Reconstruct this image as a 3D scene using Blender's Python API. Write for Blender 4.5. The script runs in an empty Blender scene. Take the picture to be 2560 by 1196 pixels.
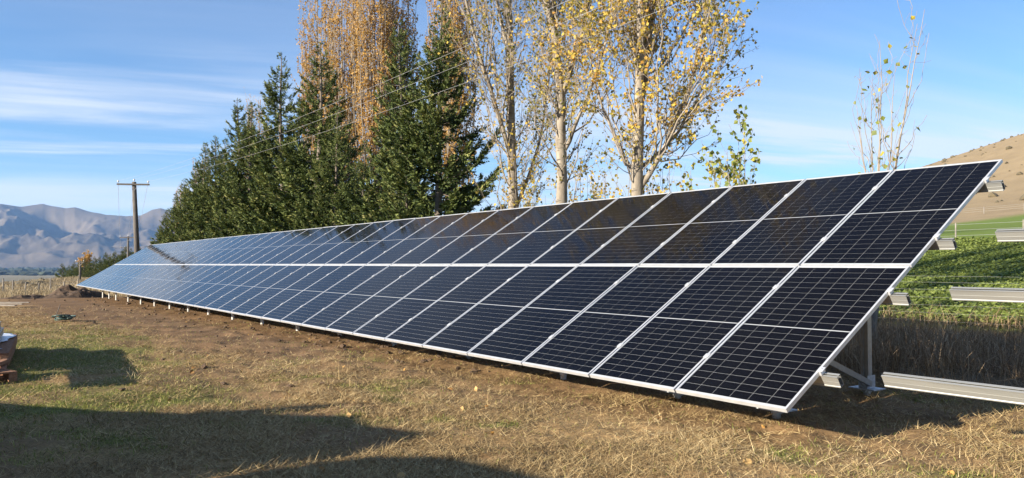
import bpy, math
import numpy as np
from mathutils import Matrix, Vector

sc = bpy.context.scene
R = math.radians
# ------------------------------------------------------------------ camera
CAM = np.array([3.780, -5.1755, 1.448])
YAW, PITCH = R(-55.069), R(1.8216)
cam_d = bpy.data.cameras.new("camera"); cam = bpy.data.objects.new("camera", cam_d)
sc.collection.objects.link(cam); sc.camera = cam
cam_d.sensor_width = 36; cam_d.lens = 1985.07 / 2560 * 36
cam_d.clip_start = 0.05; cam_d.clip_end = 60000
cam.location = CAM; cam.rotation_euler = (R(90) + PITCH, 0, -YAW)
# ------------------------------------------------------------------ sun and sky
SUN_EL = R(17.3); SUN_AZ = R(183.6)           # azimuth measured clockwise from +Y
world = bpy.data.worlds.new("World"); sc.world = world; world.use_nodes = True
wn, wl = world.node_tree.nodes, world.node_tree.links
wn.clear()
w_out = wn.new("ShaderNodeOutputWorld"); w_bg = wn.new("ShaderNodeBackground")
sky = wn.new("ShaderNodeTexSky"); sky.sky_type = 'NISHITA'; sky.sun_disc = False
sky.sun_elevation = SUN_EL; sky.sun_rotation = SUN_AZ
sky.altitude = 400; sky.air_density = 1.0; sky.dust_density = 0.0; sky.ozone_density = 5.5
w_bg.inputs[1].default_value = 0.075
def wmath(op, a, b=None):
    n = wn.new("ShaderNodeMath"); n.operation = op
    for i, v in enumerate((a, b)):
        if v is None: continue
        if isinstance(v, (int, float)): n.inputs[i].default_value = v
        else: wl.new(v, n.inputs[i])
    return n.outputs[0]
tc = wn.new("ShaderNodeTexCoord"); sep = wn.new("ShaderNodeSeparateXYZ")
wl.new(tc.outputs["Generated"], sep.inputs[0])
zc = wmath('ADD', wmath('MAXIMUM', sep.outputs[2], 0.0), 0.10)
cmb = wn.new("ShaderNodeCombineXYZ")
wl.new(wmath('DIVIDE', sep.outputs[0], zc), cmb.inputs[0]); wl.new(wmath('DIVIDE', sep.outputs[1], zc), cmb.inputs[1])
def cloud_layer(scale, stretch, rot, lo, hi, detail, offs):
    m0 = wn.new("ShaderNodeMapping"); m0.inputs["Rotation"].default_value = (0, 0, -rot); wl.new(cmb.outputs[0], m0.inputs[0])
    mp = wn.new("ShaderNodeMapping"); mp.inputs["Scale"].default_value = (stretch[0], stretch[1], 1)
    mp.inputs["Location"].default_value = offs
    wl.new(m0.outputs[0], mp.inputs[0])
    nz = wn.new("ShaderNodeTexNoise"); nz.inputs["Scale"].default_value = scale
    nz.inputs["Detail"].default_value = detail; nz.inputs["Roughness"].default_value = 0.58
    nz.inputs["Distortion"].default_value = 0.6
    wl.new(mp.outputs[0], nz.inputs[0])
    mr = wn.new("ShaderNodeMapRange"); mr.interpolation_type = 'SMOOTHSTEP'
    mr.inputs[1].default_value = lo; mr.inputs[2].default_value = hi
    wl.new(nz.outputs[0], mr.inputs[0]); return mr.outputs[0]
c1 = cloud_layer(0.70, (0.35, 1.5), R(68), 0.47, 0.72, 9, (3.1, 1.7, 0))
c2 = cloud_layer(0.26, (0.4, 1.6), R(80), 0.42, 0.74, 6, (7.3, 2.2, 0))
cl = wmath('ADD', wmath('MULTIPLY', c1, 0.68), wmath('MULTIPLY', c2, 0.45))
low = wn.new("ShaderNodeMapRange"); low.interpolation_type = 'SMOOTHSTEP'     # more veil toward the horizon
low.inputs[1].default_value = 0.30; low.inputs[2].default_value = 0.02
low.inputs[3].default_value = 0.75; low.inputs[4].default_value = 2.6
wl.new(sep.outputs[2], low.inputs[0])
cl = wmath('MINIMUM', wmath('MULTIPLY', cl, low.outputs[0]), 0.8)
w_mix = wn.new("ShaderNodeMix"); w_mix.data_type = 'RGBA'
w_mix.inputs[7].default_value = (4.6, 4.9, 5.4, 1)
wl.new(cl, w_mix.inputs[0]); wl.new(sky.outputs[0], w_mix.inputs[6])
wl.new(w_mix.outputs[2], w_bg.inputs[0]); wl.new(w_bg.outputs[0], w_out.inputs[0])

sun_d = bpy.data.lights.new("sun", 'SUN'); sun_d.energy = 5.0; sun_d.angle = R(0.7); sun_d.color = (1.0, 0.90, 0.75)
sun = bpy.data.objects.new("sun", sun_d); sc.collection.objects.link(sun)
to_sun = Vector((math.sin(SUN_AZ) * math.cos(SUN_EL), math.cos(SUN_AZ) * math.cos(SUN_EL), math.sin(SUN_EL)))
sun.rotation_euler = to_sun.to_track_quat('Z', 'Y').to_euler(); sun.location = (0, -20, 30)
vs = sc.view_settings
vs.view_transform = 'Standard'; vs.look = 'None'; vs.gamma = 1; vs.use_curve_mapping = False
vs.exposure = 1.4
sc.render.engine = 'CYCLES'
cy = sc.cycles
cy.use_denoising = True; cy.max_bounces = 6; cy.diffuse_bounces = 3; cy.glossy_bounces = 3
cy.transmission_bounces = 3; cy.transparent_max_bounces = 6; cy.volume_bounces = 1
cy.caustics_reflective = False; cy.caustics_refractive = False

# ------------------------------------------------------------------ helpers
COL = sc.collection
FWD = np.array([math.sin(YAW), math.cos(YAW)]); RGT = np.array([math.cos(YAW), -math.sin(YAW)])

def tag(o, label=None, cat=None, group=None, kind=None):
    for k, v in (("label", label), ("category", cat), ("group", group), ("kind", kind)):
        if v: o[k] = v
    return o

def mesh_np(name, V, F, smooth=False):
    """V (n,3); F an (m,k) int array, or a list of such arrays"""
    Fs = F if isinstance(F, list) else [F]
    V = np.ascontiguousarray(V, dtype=np.float32)
    me = bpy.data.meshes.new(name)
    me.vertices.add(len(V)); me.vertices.foreach_set("co", V.ravel())
    loops = np.concatenate([f.ravel() for f in Fs]).astype(np.int32)
    tot = np.concatenate([np.full(len(f), f.shape[1], np.int32) for f in Fs])
    st = np.concatenate([[0], np.cumsum(tot)[:-1]]).astype(np.int32)
    me.loops.add(len(loops)); me.loops.foreach_set("vertex_index", loops)
    me.polygons.add(len(tot)); me.polygons.foreach_set("loop_start", st)
    me.polygons.foreach_set("use_smooth", np.full(len(tot), smooth, bool))
    me.update(calc_edges=True); me.validate()
    return me

def attr_f(me, name, vals):
    a = me.attributes.new(name, 'FLOAT', 'POINT'); a.data.foreach_set("value", np.ascontiguousarray(vals, np.float32))
def attr_c(me, name, rgb):
    a = me.attributes.new(name, 'FLOAT_COLOR', 'POINT')
    c = np.ones((len(rgb), 4), np.float32); c[:, :3] = rgb; a.data.foreach_set("color", c.ravel())

def obj(name, me, mat=None, parent=None):
    o = bpy.data.objects.new(name, me)
    if mat is not None and me is not None and len(me.materials) == 0: me.materials.append(mat)
    COL.objects.link(o)
    if parent is not None: o.parent = parent
    return o
def empty(name, loc=(0, 0, 0), rz=0):
    o = bpy.data.objects.new(name, None); o.empty_display_size = 0.2
    o.location = loc; o.rotation_euler = (0, 0, rz); COL.objects.link(o); return o
def copy_tree(o, parent=None):
    c = o.copy(); COL.objects.link(c); c.parent = parent
    for ch in o.children: copy_tree(ch, c)
    return c

class MB:
    """collects simple solids into one mesh"""
    def __init__(s): s.V = []; s.F = []; s.n = 0
    def add(s, V, F):
        s.V.append(np.asarray(V, float)); s.F += [[i + s.n for i in f] for f in F]; s.n += len(V)
    def box(s, lo, hi, M=None, ch=0.0):
        x0, y0, z0 = lo; x1, y1, z1 = hi
        V = np.array([[x0,y0,z0],[x1,y0,z0],[x1,y1,z0],[x0,y1,z0],[x0,y0,z1],[x1,y0,z1],[x1,y1,z1],[x0,y1,z1]], float)
        if M is not None: V = V @ np.array(M)[:3, :3].T + np.array(M)[:3, 3]
        s.add(V, [[0,3,2,1],[4,5,6,7],[0,1,5,4],[1,2,6,5],[2,3,7,6],[3,0,4,7]])
    def bar(s, a, b, w, h, upv=(0, 0, 1)):
        a = np.array(a, float); b = np.array(b, float); t = (b - a) / np.linalg.norm(b - a)
        u = np.cross(t, upv); u /= np.linalg.norm(u); v = np.cross(u, t)
        V = [p + u * sx * w / 2 + v * sy * h / 2 for p in (a, b) for sx, sy in ((-1,-1),(1,-1),(1,1),(-1,1))]
        s.add(V, [[0,1,2,3],[7,6,5,4],[0,4,5,1],[1,5,6,2],[2,6,7,3],[3,7,4,0]])
    def tube(s, pts, rad, m=8, cap=True):
        pts = np.asarray(pts, float); k = len(pts); rad = np.broadcast_to(np.asarray(rad, float), (k,))
        V = tube_rings(pts[None], rad[None], m)[0].reshape(-1, 3); F = []
        for i in range(k - 1):
            for j in range(m):
                a = i*m + j; b = i*m + (j+1) % m; F.append([a, b, b+m, a+m])
        if cap: F.append(list(range(m))[::-1]); F.append([(k-1)*m + j for j in range(m)])
        s.add(V, F)
    def prism(s, prof, a, b, u, v):
        """closed profile (list of 2-D points) swept from a to b; u, v span the profile plane"""
        a, b, u, v = (np.array(q, float) for q in (a, b, u, v)); n = len(prof)
        V = [p + u*x + v*y for p in (a, b) for x, y in prof]
        F = [[i, (i+1) % n, (i+1) % n + n, i + n] for i in range(n)]
        F += [list(range(n))[::-1], list(range(n, 2*n))]
        s.add(V, F)
    def build(s, name, mat, parent=None, smooth=False, bevel=0):
        me = bpy.data.meshes.new(name); me.from_pydata([tuple(v) for v in np.concatenate(s.V)], [], s.F)
        if smooth: me.polygons.foreach_set("use_smooth", np.ones(len(me.polygons), bool))
        me.update(); o = obj(name, me, mat, parent)
        if bevel:
            m = o.modifiers.new("bevel", 'BEVEL'); m.width = bevel; m.segments = 2; m.limit_method = 'ANGLE'
        return o

def tube_rings(P, Rd, m):
    """P (n,k,3), Rd (n,k) -> (n,k,m,3)"""
    T = np.gradient(P, axis=1); T /= np.linalg.norm(T, axis=2, keepdims=True) + 1e-9
    t0 = P[:, -1] - P[:, 0]; t0 /= np.linalg.norm(t0, axis=1, keepdims=True) + 1e-9
    ref = np.where(np.abs(t0[:, 2:3]) > 0.8, np.array([[1.0, 0.13, 0]]), np.array([[0.05, 0.1, 1.0]]))
    U = np.cross(T, ref[:, None, :]); U /= np.linalg.norm(U, axis=2, keepdims=True) + 1e-9
    W = np.cross(T, U)
    a = np.arange(m) * 2 * np.pi / m
    return P[:, :, None, :] + Rd[:, :, None, None] * (U[:, :, None, :] * np.cos(a)[None, None, :, None] + W[:, :, None, :] * np.sin(a)[None, None, :, None])
def tubes(P, Rd, m):
    n, k, _ = P.shape
    V = tube_rings(P, Rd, m).reshape(-1, 3)
    i, j, b = np.meshgrid(np.arange(k - 1), np.arange(m), np.arange(n), indexing='ij')
    base = b * k * m
    F = np.stack([base + i*m + j, base + i*m + (j+1) % m, base + (i+1)*m + (j+1) % m, base + (i+1)*m + j], -1).reshape(-1, 4)
    return V, F
def join(parts):
    Vs, Fs, n = [], [], 0
    for V, F in parts: Vs.append(V); Fs.append(F + n); n += len(V)
    return np.concatenate(Vs), np.concatenate(Fs)
def unit(v): return v / (np.linalg.norm(v, axis=-1, keepdims=True) + 1e-9)

def _hash(i, j, s):
    h = np.sin(i * 127.1 + j * 311.7 + s * 74.7) * 43758.5453
    return h - np.floor(h)
def vnoise(x, y, s=0):
    x = np.asarray(x, float); y = np.asarray(y, float)
    i = np.floor(x); j = np.floor(y); fx = x - i; fy = y - j
    fx = fx*fx*(3-2*fx); fy = fy*fy*(3-2*fy)
    a = _hash(i, j, s); b = _hash(i+1, j, s); c = _hash(i, j+1, s); d = _hash(i+1, j+1, s)
    return a + (b-a)*fx + (c-a)*fy + (a-b-c+d)*fx*fy
def fbm(x, y, o=4, s=0):
    r = 0; a = 0.5; t = 0
    for k in range(o):
        r = r + a * vnoise(x * 2**k, y * 2**k, s + k*3.1); t += a; a *= 0.5
    return r / t
def sstep(a, b, x):
    t = np.clip((x - a) / (b - a), 0, 1); return t*t*(3-2*t)
def bearing_pt(px, D):
    """horizontal point at depth D along the bearing of photo column px (for laying out the site plan)"""
    r = (px - 1280) / 1985.07
    return CAM[:2] + D * (FWD * math.cos(PITCH) + RGT * r)

# ------------------------------------------------------------------ materials
def new_mat(name):
    m = bpy.data.materials.new(name); m.use_nodes = True
    nt = m.node_tree; b = nt.nodes["Principled BSDF"]; return m, nt, b
def noise_mat(name, c1, c2, scale=5, rough=0.8, bump=0.0, bscale=None, metal=0.0, spec=0.5, detail=6, stretch=None, coords="Object"):
    m, nt, b = new_mat(name)
    t = nt.nodes.new("ShaderNodeTexCoord"); mp = nt.nodes.new("ShaderNodeMapping")
    nt.links.new(t.outputs[coords], mp.inputs[0])
    if stretch: mp.inputs["Scale"].default_value = stretch
    n = nt.nodes.new("ShaderNodeTexNoise"); n.inputs["Scale"].default_value = scale; n.inputs["Detail"].default_value = detail
    nt.links.new(mp.outputs[0], n.inputs[0])
    r = nt.nodes.new("ShaderNodeValToRGB"); r.color_ramp.elements[0].position = 0.3; r.color_ramp.elements[1].position = 0.7
    r.color_ramp.elements[0].color = (*c1, 1); r.color_ramp.elements[1].color = (*c2, 1)
    nt.links.new(n.outputs[0], r.inputs[0]); nt.links.new(r.outputs[0], b.inputs["Base Color"])
    b.inputs["Roughness"].default_value = rough; b.inputs["Metallic"].default_value = metal
    b.inputs["Specular IOR Level"].default_value = spec
    if bump:
        n2 = nt.nodes.new("ShaderNodeTexNoise"); n2.inputs["Scale"].default_value = bscale or scale*3; n2.inputs["Detail"].default_value = 5
        nt.links.new(mp.outputs[0], n2.inputs[0])
        bp = nt.nodes.new("ShaderNodeBump"); bp.inputs["Strength"].default_value = bump; bp.inputs["Distance"].default_value = 0.02
        nt.links.new(n2.outputs[0], bp.inputs["Height"]); nt.links.new(bp.outputs[0], b.inputs["Normal"])
    return m
def attr_mat(name, stops, rough=0.7, spec=0.2, translucent=0.0, attr="tint"):
    """colour from a per-piece random number stored on the mesh"""
    m, nt, b = new_mat(name)
    a = nt.nodes.new("ShaderNodeAttribute"); a.attribute_name = attr
    r = nt.nodes.new("ShaderNodeValToRGB"); el = r.color_ramp.elements
    while len(el) < len(stops): el.new(0.5)
    for e, (p, c) in zip(el, stops): e.position = p; e.color = (*c, 1)
    nt.links.new(a.outputs["Fac"], r.inputs[0]); nt.links.new(r.outputs[0], b.inputs["Base Color"])
    b.inputs["Roughness"].default_value = rough; b.inputs["Specular IOR Level"].default_value = spec
    if translucent:
        tr = nt.nodes.new("ShaderNodeBsdfTranslucent"); mx = nt.nodes.new("ShaderNodeMixShader")
        mx.inputs[0].default_value = translucent
        nt.links.new(r.outputs[0], tr.inputs[0]); nt.links.new(b.outputs[0], mx.inputs[1]); nt.links.new(tr.outputs[0], mx.inputs[2])
        nt.links.new(mx.outputs[0], nt.nodes["Material Output"].inputs[0])
    return m

M = {}
M['alu'] = noise_mat("aluminium_frame", (0.62, 0.63, 0.64), (0.74, 0.75, 0.76), 9, 0.42, metal=0.55)
M['rail'] = noise_mat("mill_aluminium_rail", (0.36, 0.36, 0.34), (0.46, 0.46, 0.43), 3, 0.42, metal=0.6, stretch=(0.4, 6, 6))
M['galv'] = noise_mat("galvanised_steel", (0.42, 0.44, 0.46), (0.60, 0.62, 0.64), 25, 0.5, metal=0.6)
M['pile'] = noise_mat("dusty_galvanised_pile", (0.50, 0.48, 0.44), (0.66, 0.64, 0.60), 12, 0.6, metal=0.3)
M['dark'] = noise_mat("dark_bolt", (0.03, 0.03, 0.035), (0.06, 0.06, 0.07), 20, 0.5)
M['timber'] = noise_mat("red_brown_timber", (0.24, 0.115, 0.062), (0.38, 0.20, 0.11), 6, 0.8, 0.3, 40, stretch=(1, 8, 8))
M['old_wood'] = noise_mat("weathered_pole_wood", (0.07, 0.062, 0.055), (0.15, 0.13, 0.11), 4, 0.9, 0.4, 30, stretch=(6, 6, 0.6))
M['far_post'] = noise_mat("weathered_fence_post", (0.16, 0.14, 0.12), (0.30, 0.27, 0.23), 6, 0.9)
M['ceramic'] = noise_mat("grey_white_insulator", (0.55, 0.55, 0.52), (0.68, 0.68, 0.66), 10, 0.3)
M['wire'] = noise_mat("bare_conductor", (0.38, 0.38, 0.38), (0.48, 0.48, 0.48), 3, 0.5, metal=0.4)
M['fence_wire'] = noise_mat("fence_wire", (0.38, 0.38, 0.37), (0.5, 0.5, 0.48), 3, 0.5, metal=0.4)
M['plastic'] = noise_mat("white_plastic_sheet", (0.62, 0.66, 0.74), (0.80, 0.82, 0.86), 6, 0.35, 0.5, 14)
M['caster_body'] = noise_mat("brown_caster_body", (0.30, 0.21, 0.13), (0.38, 0.28, 0.18), 4, 0.85)  # body colour of the added, unseen shadow casters
M['hose'] = noise_mat("green_hose", (0.02, 0.05, 0.035), (0.07, 0.11, 0.085), 14, 0.45)
M['soil'] = noise_mat("dark_turned_soil", (0.045, 0.028, 0.017), (0.13, 0.082, 0.048), 3, 0.95, 0.8, 14)
M['backsheet'] = noise_mat("white_backsheet_under_glass", (0.32, 0.335, 0.35), (0.37, 0.38, 0.39), 4, 0.06)

# solar cell: near-black silicon under glass, thin bus wires
m, nt, b = new_mat("solar_cell_under_glass"); M['cell'] = m
uv = nt.nodes.new("ShaderNodeUVMap"); sp = nt.nodes.new("ShaderNodeSeparateXYZ"); nt.links.new(uv.outputs[0], sp.inputs[0])
def nmath(nt, op, a, b_=None):
    n = nt.nodes.new("ShaderNodeMath"); n.operation = op
    for i, v in enumerate((a, b_)):
        if v is None: continue
        if isinstance(v, (int, float)): n.inputs[i].default_value = v
        else: nt.links.new(v, n.inputs[i])
    return n.outputs[0]
fr = nmath(nt, 'FRACT', nmath(nt, 'MULTIPLY', sp.outputs[0], 10.0))
ln = nmath(nt, 'LESS_THAN', fr, 0.07)
oi = nt.nodes.new("ShaderNodeTexCoord"); nz = nt.nodes.new("ShaderNodeTexNoise"); nz.inputs["Scale"].default_value = 1.3
nt.links.new(oi.outputs["Object"], nz.inputs[0])
mx0 = nt.nodes.new("ShaderNodeMix"); mx0.data_type = 'RGBA'
mx0.inputs[6].default_value = (0.0027, 0.0020, 0.0018, 1); mx0.inputs[7].default_value = (0.0020, 0.0018, 0.0030, 1)
nt.links.new(nz.outputs[0], mx0.inputs[0])
mx = nt.nodes.new("ShaderNodeMix"); mx.data_type = 'RGBA'; mx.inputs[7].default_value = (0.022, 0.022, 0.024, 1)
nt.links.new(ln, mx.inputs[0]); nt.links.new(mx0.outputs[2], mx.inputs[6]); nt.links.new(mx.outputs[2], b.inputs["Base Color"])
nz2 = nt.nodes.new("ShaderNodeTexNoise"); nz2.inputs["Scale"].default_value = 2.3; nz2.inputs["Detail"].default_value = 7; nt.links.new(oi.outputs["Object"], nz2.inputs[0])
rmr = nt.nodes.new("ShaderNodeMapRange"); rmr.inputs[1].default_value = 0.35; rmr.inputs[2].default_value = 0.75; rmr.inputs[3].default_value = 0.035; rmr.inputs[4].default_value = 0.11
nt.links.new(nz2.outputs[0], rmr.inputs[0]); nt.links.new(rmr.outputs[0], b.inputs["Roughness"]); b.inputs["IOR"].default_value = 1.21
M['backsheet'].node_tree.nodes["Principled BSDF"].inputs["IOR"].default_value = 1.21

# ------------------------------------------------------------------ the lie of the land
def H(x, y):
    x = np.asarray(x, float); y = np.asarray(y, float)
    z = np.interp(x, [-1200, -700, -420, -300, -210, -130, -76, -43, -8, 8, 60, 300], [-40, -38, -20, -6, -1.2, -0.35, -1.05, -0.33, 0.0, 0.0, -0.3, -4])
    # the plateau's edge on the valley side
    edge = np.interp(x, [-300, -200, -135, -76, -45, 30], [52, 34, 16, -9, -26, -30])
    e = np.maximum(edge - y, 0); z = z - np.where(e < 20, 0.013*e*e, 0.013*400 + 0.36*(e-20))
    # gentle rise behind the array, to the brown hill
    d2 = (x + 48)**2 + (y - 617)**2
    z = z + 115*np.exp(-d2/(2*215.0**2)) * sstep(8, 60, y)
    z = z + 40*np.exp(-((x-520)**2 + (y-420)**2)/(2*220.0**2)) * sstep(20, 120, y)
    z = np.maximum(z, -40)
    R_ = np.hypot(x - CAM[0], y - CAM[1])
    z = z + (fbm(x*0.02, y*0.02, 3, 5) - 0.5) * 0.004*np.clip(R_ - 60, 0, 900)*sstep(-39.5, -20, z)
    z = z + (fbm(x*0.6, y*0.6, 3, 9) - 0.5) * 0.05
    return z
def Hm(x, y):     # with the small clods and tufts of the near ground
    z = H(x, y)
    near = 1 - sstep(25, 60, np.hypot(x - CAM[0], y - CAM[1]))
    dirt, green = zones(x, y)
    z = z + near * ((fbm(x*3.1, y*3.1, 4, 21) - 0.5)*(0.05 + 0.06*dirt) + (fbm(x*11, y*11, 3, 31) - 0.5)*0.022)
    berm = np.exp(-((y - 1.1)/0.8)**2) * sstep(-4, -9, x) * sstep(-46, -40, x)       # soil thrown up along the piles
    return z + near*berm*0.10*(fbm(x*1.7, y*1.7, 3, 55) - 0.35)
def zones(x, y):
    n = fbm(x*0.55, y*0.55, 4, 3)
    far = sstep(-6, -22, x)                                                          # 0 near, 1 at the far half
    lo = -1.3 - 1.8*far; c = sstep(lo - 0.9, lo + 0.9, y + (n - 0.5)*2.6)
    strip = sstep(-0.9, 0.1, y + (n-0.5)*1.6)*sstep(3.0, -1.0, x)*0.6
    dirt = np.maximum(c * sstep(-2.0, -9.0, x + (n - 0.5)*5), strip) * (1 - sstep(3.5, 5.5, y)) * sstep(-48, -45, x)
    dirt = np.maximum(dirt, 0.75*sstep(0.55, 0.66, fbm(x*0.8, y*0.8, 3, 77)))
    g = fbm(x*0.9 + 7, y*0.9, 4, 13)
    zone = sstep(-1.8, -3.2, y + (n-0.5)*1.5) * sstep(-2.5, -5, x) * sstep(-20, -16, x)
    green = np.clip(zone*sstep(0.22, 0.46, g) + 0.75*sstep(0.60, 0.72, g), 0, 1) * (1 - 0.85*dirt) * sstep(-24, -18, x)
    return np.clip(dirt, 0, 1), green

def build_ground():
    dense = np.arange(-39, 39.01, 0.25); coarse_r = np.arange(43, 180, 4.0); coarse_l = np.arange(-179, -40, 4.0)
    ang = np.radians(np.concatenate([coarse_l, dense, coarse_r])) + YAW
    rr = [0.4]
    while rr[-1] < 26000:
        q = rr[-1]; rr.append(q * (1.10 if q < 3 else 1.009 if q < 45 else 1.022 if q < 700 else 1.06))
    rr = np.array(rr); na, nr = len(ang), len(rr)
    X = CAM[0] + rr[:, None]*np.sin(ang)[None]; Y = CAM[1] + rr[:, None]*np.cos(ang)[None]
    Z = Hm(X, Y)
    V = np.stack([X, Y, Z], -1).reshape(-1, 3)
    i, j = np.meshgrid(np.arange(nr-1), np.arange(na), indexing='ij'); j2 = (j+1) % na
    F = np.stack([i*na+j, (i+1)*na+j, (i+1)*na+j2, i*na+j2], -1).reshape(-1, 4)
    V = np.concatenate([V, [[CAM[0], CAM[1], float(Hm(CAM[0], CAM[1]))]]])
    jj = np.arange(na); F3 = np.stack([np.full(na, nr*na), jj, (jj+1) % na], -1)
    me = mesh_np("ground", V, [F, F3], True)
    x, y = V[:, 0], V[:, 1]
    dirt, green = zones(x, y)
    def C(*c): return np.array(c)[None, :]
    n1 = fbm(x*1.3, y*1.3, 4, 41)[:, None]; n2 = fbm(x*0.35, y*0.35, 3, 43)[:, None]
    straw = C(0.30, 0.195, 0.090)*(0.75 + 0.5*n1); soil = C(0.195, 0.120, 0.064)*(0.62 + 0.75*n1); gr = C(0.115, 0.130, 0.036)*(0.75 + 0.5*n1)
    col = straw*(1-dirt[:, None]) + soil*dirt[:, None]; col = col*(1-green[:, None]*0.8) + gr*green[:, None]*0.8
    # behind the array: rank dry grass, then crop, pasture, bare hill
    def mixto(col, c, w): w = np.clip(w, 0, 1)[:, None]; return col*(1-w) + c*w
    wob = (n2[:, 0]-0.5)*1.5
    big = fbm(x*0.02, y*0.02, 4, 8)[:, None]
    col = mixto(col, C(0.13, 0.095, 0.055)*(0.7+0.6*n1), sstep(3.4, 4.6, y))
    col = mixto(col, C(0.12, 0.15, 0.03)*(0.8+0.4*n1), sstep(12, 13.5, y+wob)*sstep(-200, -100, x))
    yb = y
    col = mixto(col, C(0.14, 0.19, 0.04)*(0.85+0.3*big), sstep(46.5, 48, yb + wob)*sstep(-400, -200, x))
    trk = (np.sin(V[:, 2]*1.9 + 5*fbm(x*0.03, y*0.03, 3, 28)) > 0.86)*fbm(x*0.02, y*0.05, 3, 29)            # sheep tracks along the contours
    hillc = C(0.285, 0.200, 0.106)*(0.58+0.5*big+0.30*fbm(x*0.11, y*0.035, 4, 18)[:, None]+0.16*fbm(x*0.5, y*0.2, 3, 48)[:, None]-0.30*trk[:, None])
    yh = y + wob*2
    col = mixto(col, hillc, sstep(154, 157, yh))
    # dry grass beyond the far end and down the valley side
    dryc = C(0.30, 0.225, 0.130)*(0.7+0.35*n2+0.25*big)
    far = np.maximum(sstep(-46, -49, x + wob*1.2), sstep(-24, -34, y))
    col = mixto(col, dryc, far * (1 - sstep(14, 26, y)*sstep(-60, -50, x)))
    val = sstep(-25, -36, V[:, 2])
    strip = fbm(x*0.0012, y*0.004, 3, 91)[:, None]
    col = mixto(col, C(0.24, 0.20, 0.12)*(0.5+strip) , val)
    attr_c(me, "col", col)
    m, nt, b = new_mat("ground_soil_straw"); M['ground'] = m
    a = nt.nodes.new("ShaderNodeAttribute"); a.attribute_name = "col"
    t = nt.nodes.new("ShaderNodeNewGeometry")
    n = nt.nodes.new("ShaderNodeTexNoise"); n.inputs["Scale"].default_value = 22; n.inputs["Detail"].default_value = 6; n.inputs["Roughness"].default_value = 0.7
    nt.links.new(t.outputs["Position"], n.inputs[0])
    mr = nt.nodes.new("ShaderNodeMapRange"); mr.inputs[1].default_value = 0.25; mr.inputs[2].default_value = 0.75; mr.inputs[3].default_value = 0.55; mr.inputs[4].default_value = 1.45
    nt.links.new(n.outputs[0], mr.inputs[0])
    mul = nt.nodes.new("ShaderNodeVectorMath"); mul.operation = 'SCALE'
    nt.links.new(a.outputs["Color"], mul.inputs[0]); nt.links.new(mr.outputs[0], mul.inputs["Scale"])
    nt.links.new(mul.outputs[0], b.inputs["Base Color"])
    b.inputs["Roughness"].default_value = 0.95; b.inputs["Specular IOR Level"].default_value = 0.1
    bp = nt.nodes.new("ShaderNodeBump"); bp.inputs["Strength"].default_value = 0.6; bp.inputs["Distance"].default_value = 0.012
    n3 = nt.nodes.new("ShaderNodeTexNoise"); n3.inputs["Scale"].default_value = 45; n3.inputs["Detail"].default_value = 4
    nt.links.new(t.outputs["Position"], n3.inputs[0]); nt.links.new(n3.outputs[0], bp.inputs["Height"]); nt.links.new(bp.outputs[0], b.inputs["Normal"])
    o = obj("ground", me, m); tag(o, "brown earth and dry cut grass ground running out to the hills", "ground", kind="structure")
build_ground()

# ------------------------------------------------------------------ mountains and lake
def build_mountain():
    px_s = np.array([-2600, -1500, -700, -300, 0, 50, 105, 160, 185, 230, 265, 330, 350, 380, 400, 480, 700, 950, 1200, 1500])
    hh = np.array([60, 130, 120, 150, 149, 146, 151, 143, 145, 131, 123, 121, 121, 136, 140, 120, 90, 60, 25, 0])
    px = np.concatenate([np.linspace(-2600, -420, 60), np.linspace(-400, 800, 520), np.linspace(820, 1500, 20)]); Dn = np.linspace(0, 1, 160)
    rr = (px - 1280)/1985.07
    S = np.interp(px, px_s, hh) / 1985.07 * 9000
    S = S + (fbm(px*0.02, px*0, 3, 2) - 0.5) * 30
    D = 6300 + Dn*4200
    PX, DD = np.meshgrid(rr, D, indexing='ij')
    X = CAM[0] + DD*(FWD[0] + RGT[0]*PX); Y = CAM[1] + DD*(FWD[1] + RGT[1]*PX)
    t = (DD - 6300)/2700
    up = np.where(t < 1, np.clip(t, 0, 1)**0.95, np.clip(1 - (t-1)/0.5*0.4, 0.3, 1))
    def ridged(u, v, o, s): return 1 - np.abs(2*fbm(u, v, o, s) - 1)
    rg = ridged(X/1900 + 0.35*DD/2600, Y/1100 + PX*1.5, 5, 6)
    rg2 = ridged(X/620 + 3, Y/520, 4, 16)
    env = np.clip(4*t*(1-t), 0, 1)**0.8*(t < 1)
    Z = -41 + (S[:, None] + 45)*up*(1 - env*(1.05 - rg)*1.15) + env*(rg2 - 0.6)*160
    Z = Z + env*(ridged(X/210, Y/190, 4, 26) - 0.6)*35
    Z = np.maximum(Z, -60)
    V = np.stack([X, Y, Z], -1).reshape(-1, 3); n, k = X.shape
    i, j = np.meshgrid(np.arange(n-1), np.arange(k-1), indexing='ij')
    F = np.stack([i*k+j, (i+1)*k+j, (i+1)*k+j+1, i*k+j+1], -1).reshape(-1, 4)
    me = mesh_np("mountain", V, F, True)
    mt = noise_mat("tussock_mountain", (0.055, 0.045, 0.034), (0.17, 0.132, 0.088), 0.0024, 0.95, detail=9, spec=0.1)
    o = obj("mountain", me, mt); tag(o, "hazy blue mountain range across the valley", "mountains", kind="structure")
build_mountain()
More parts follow.
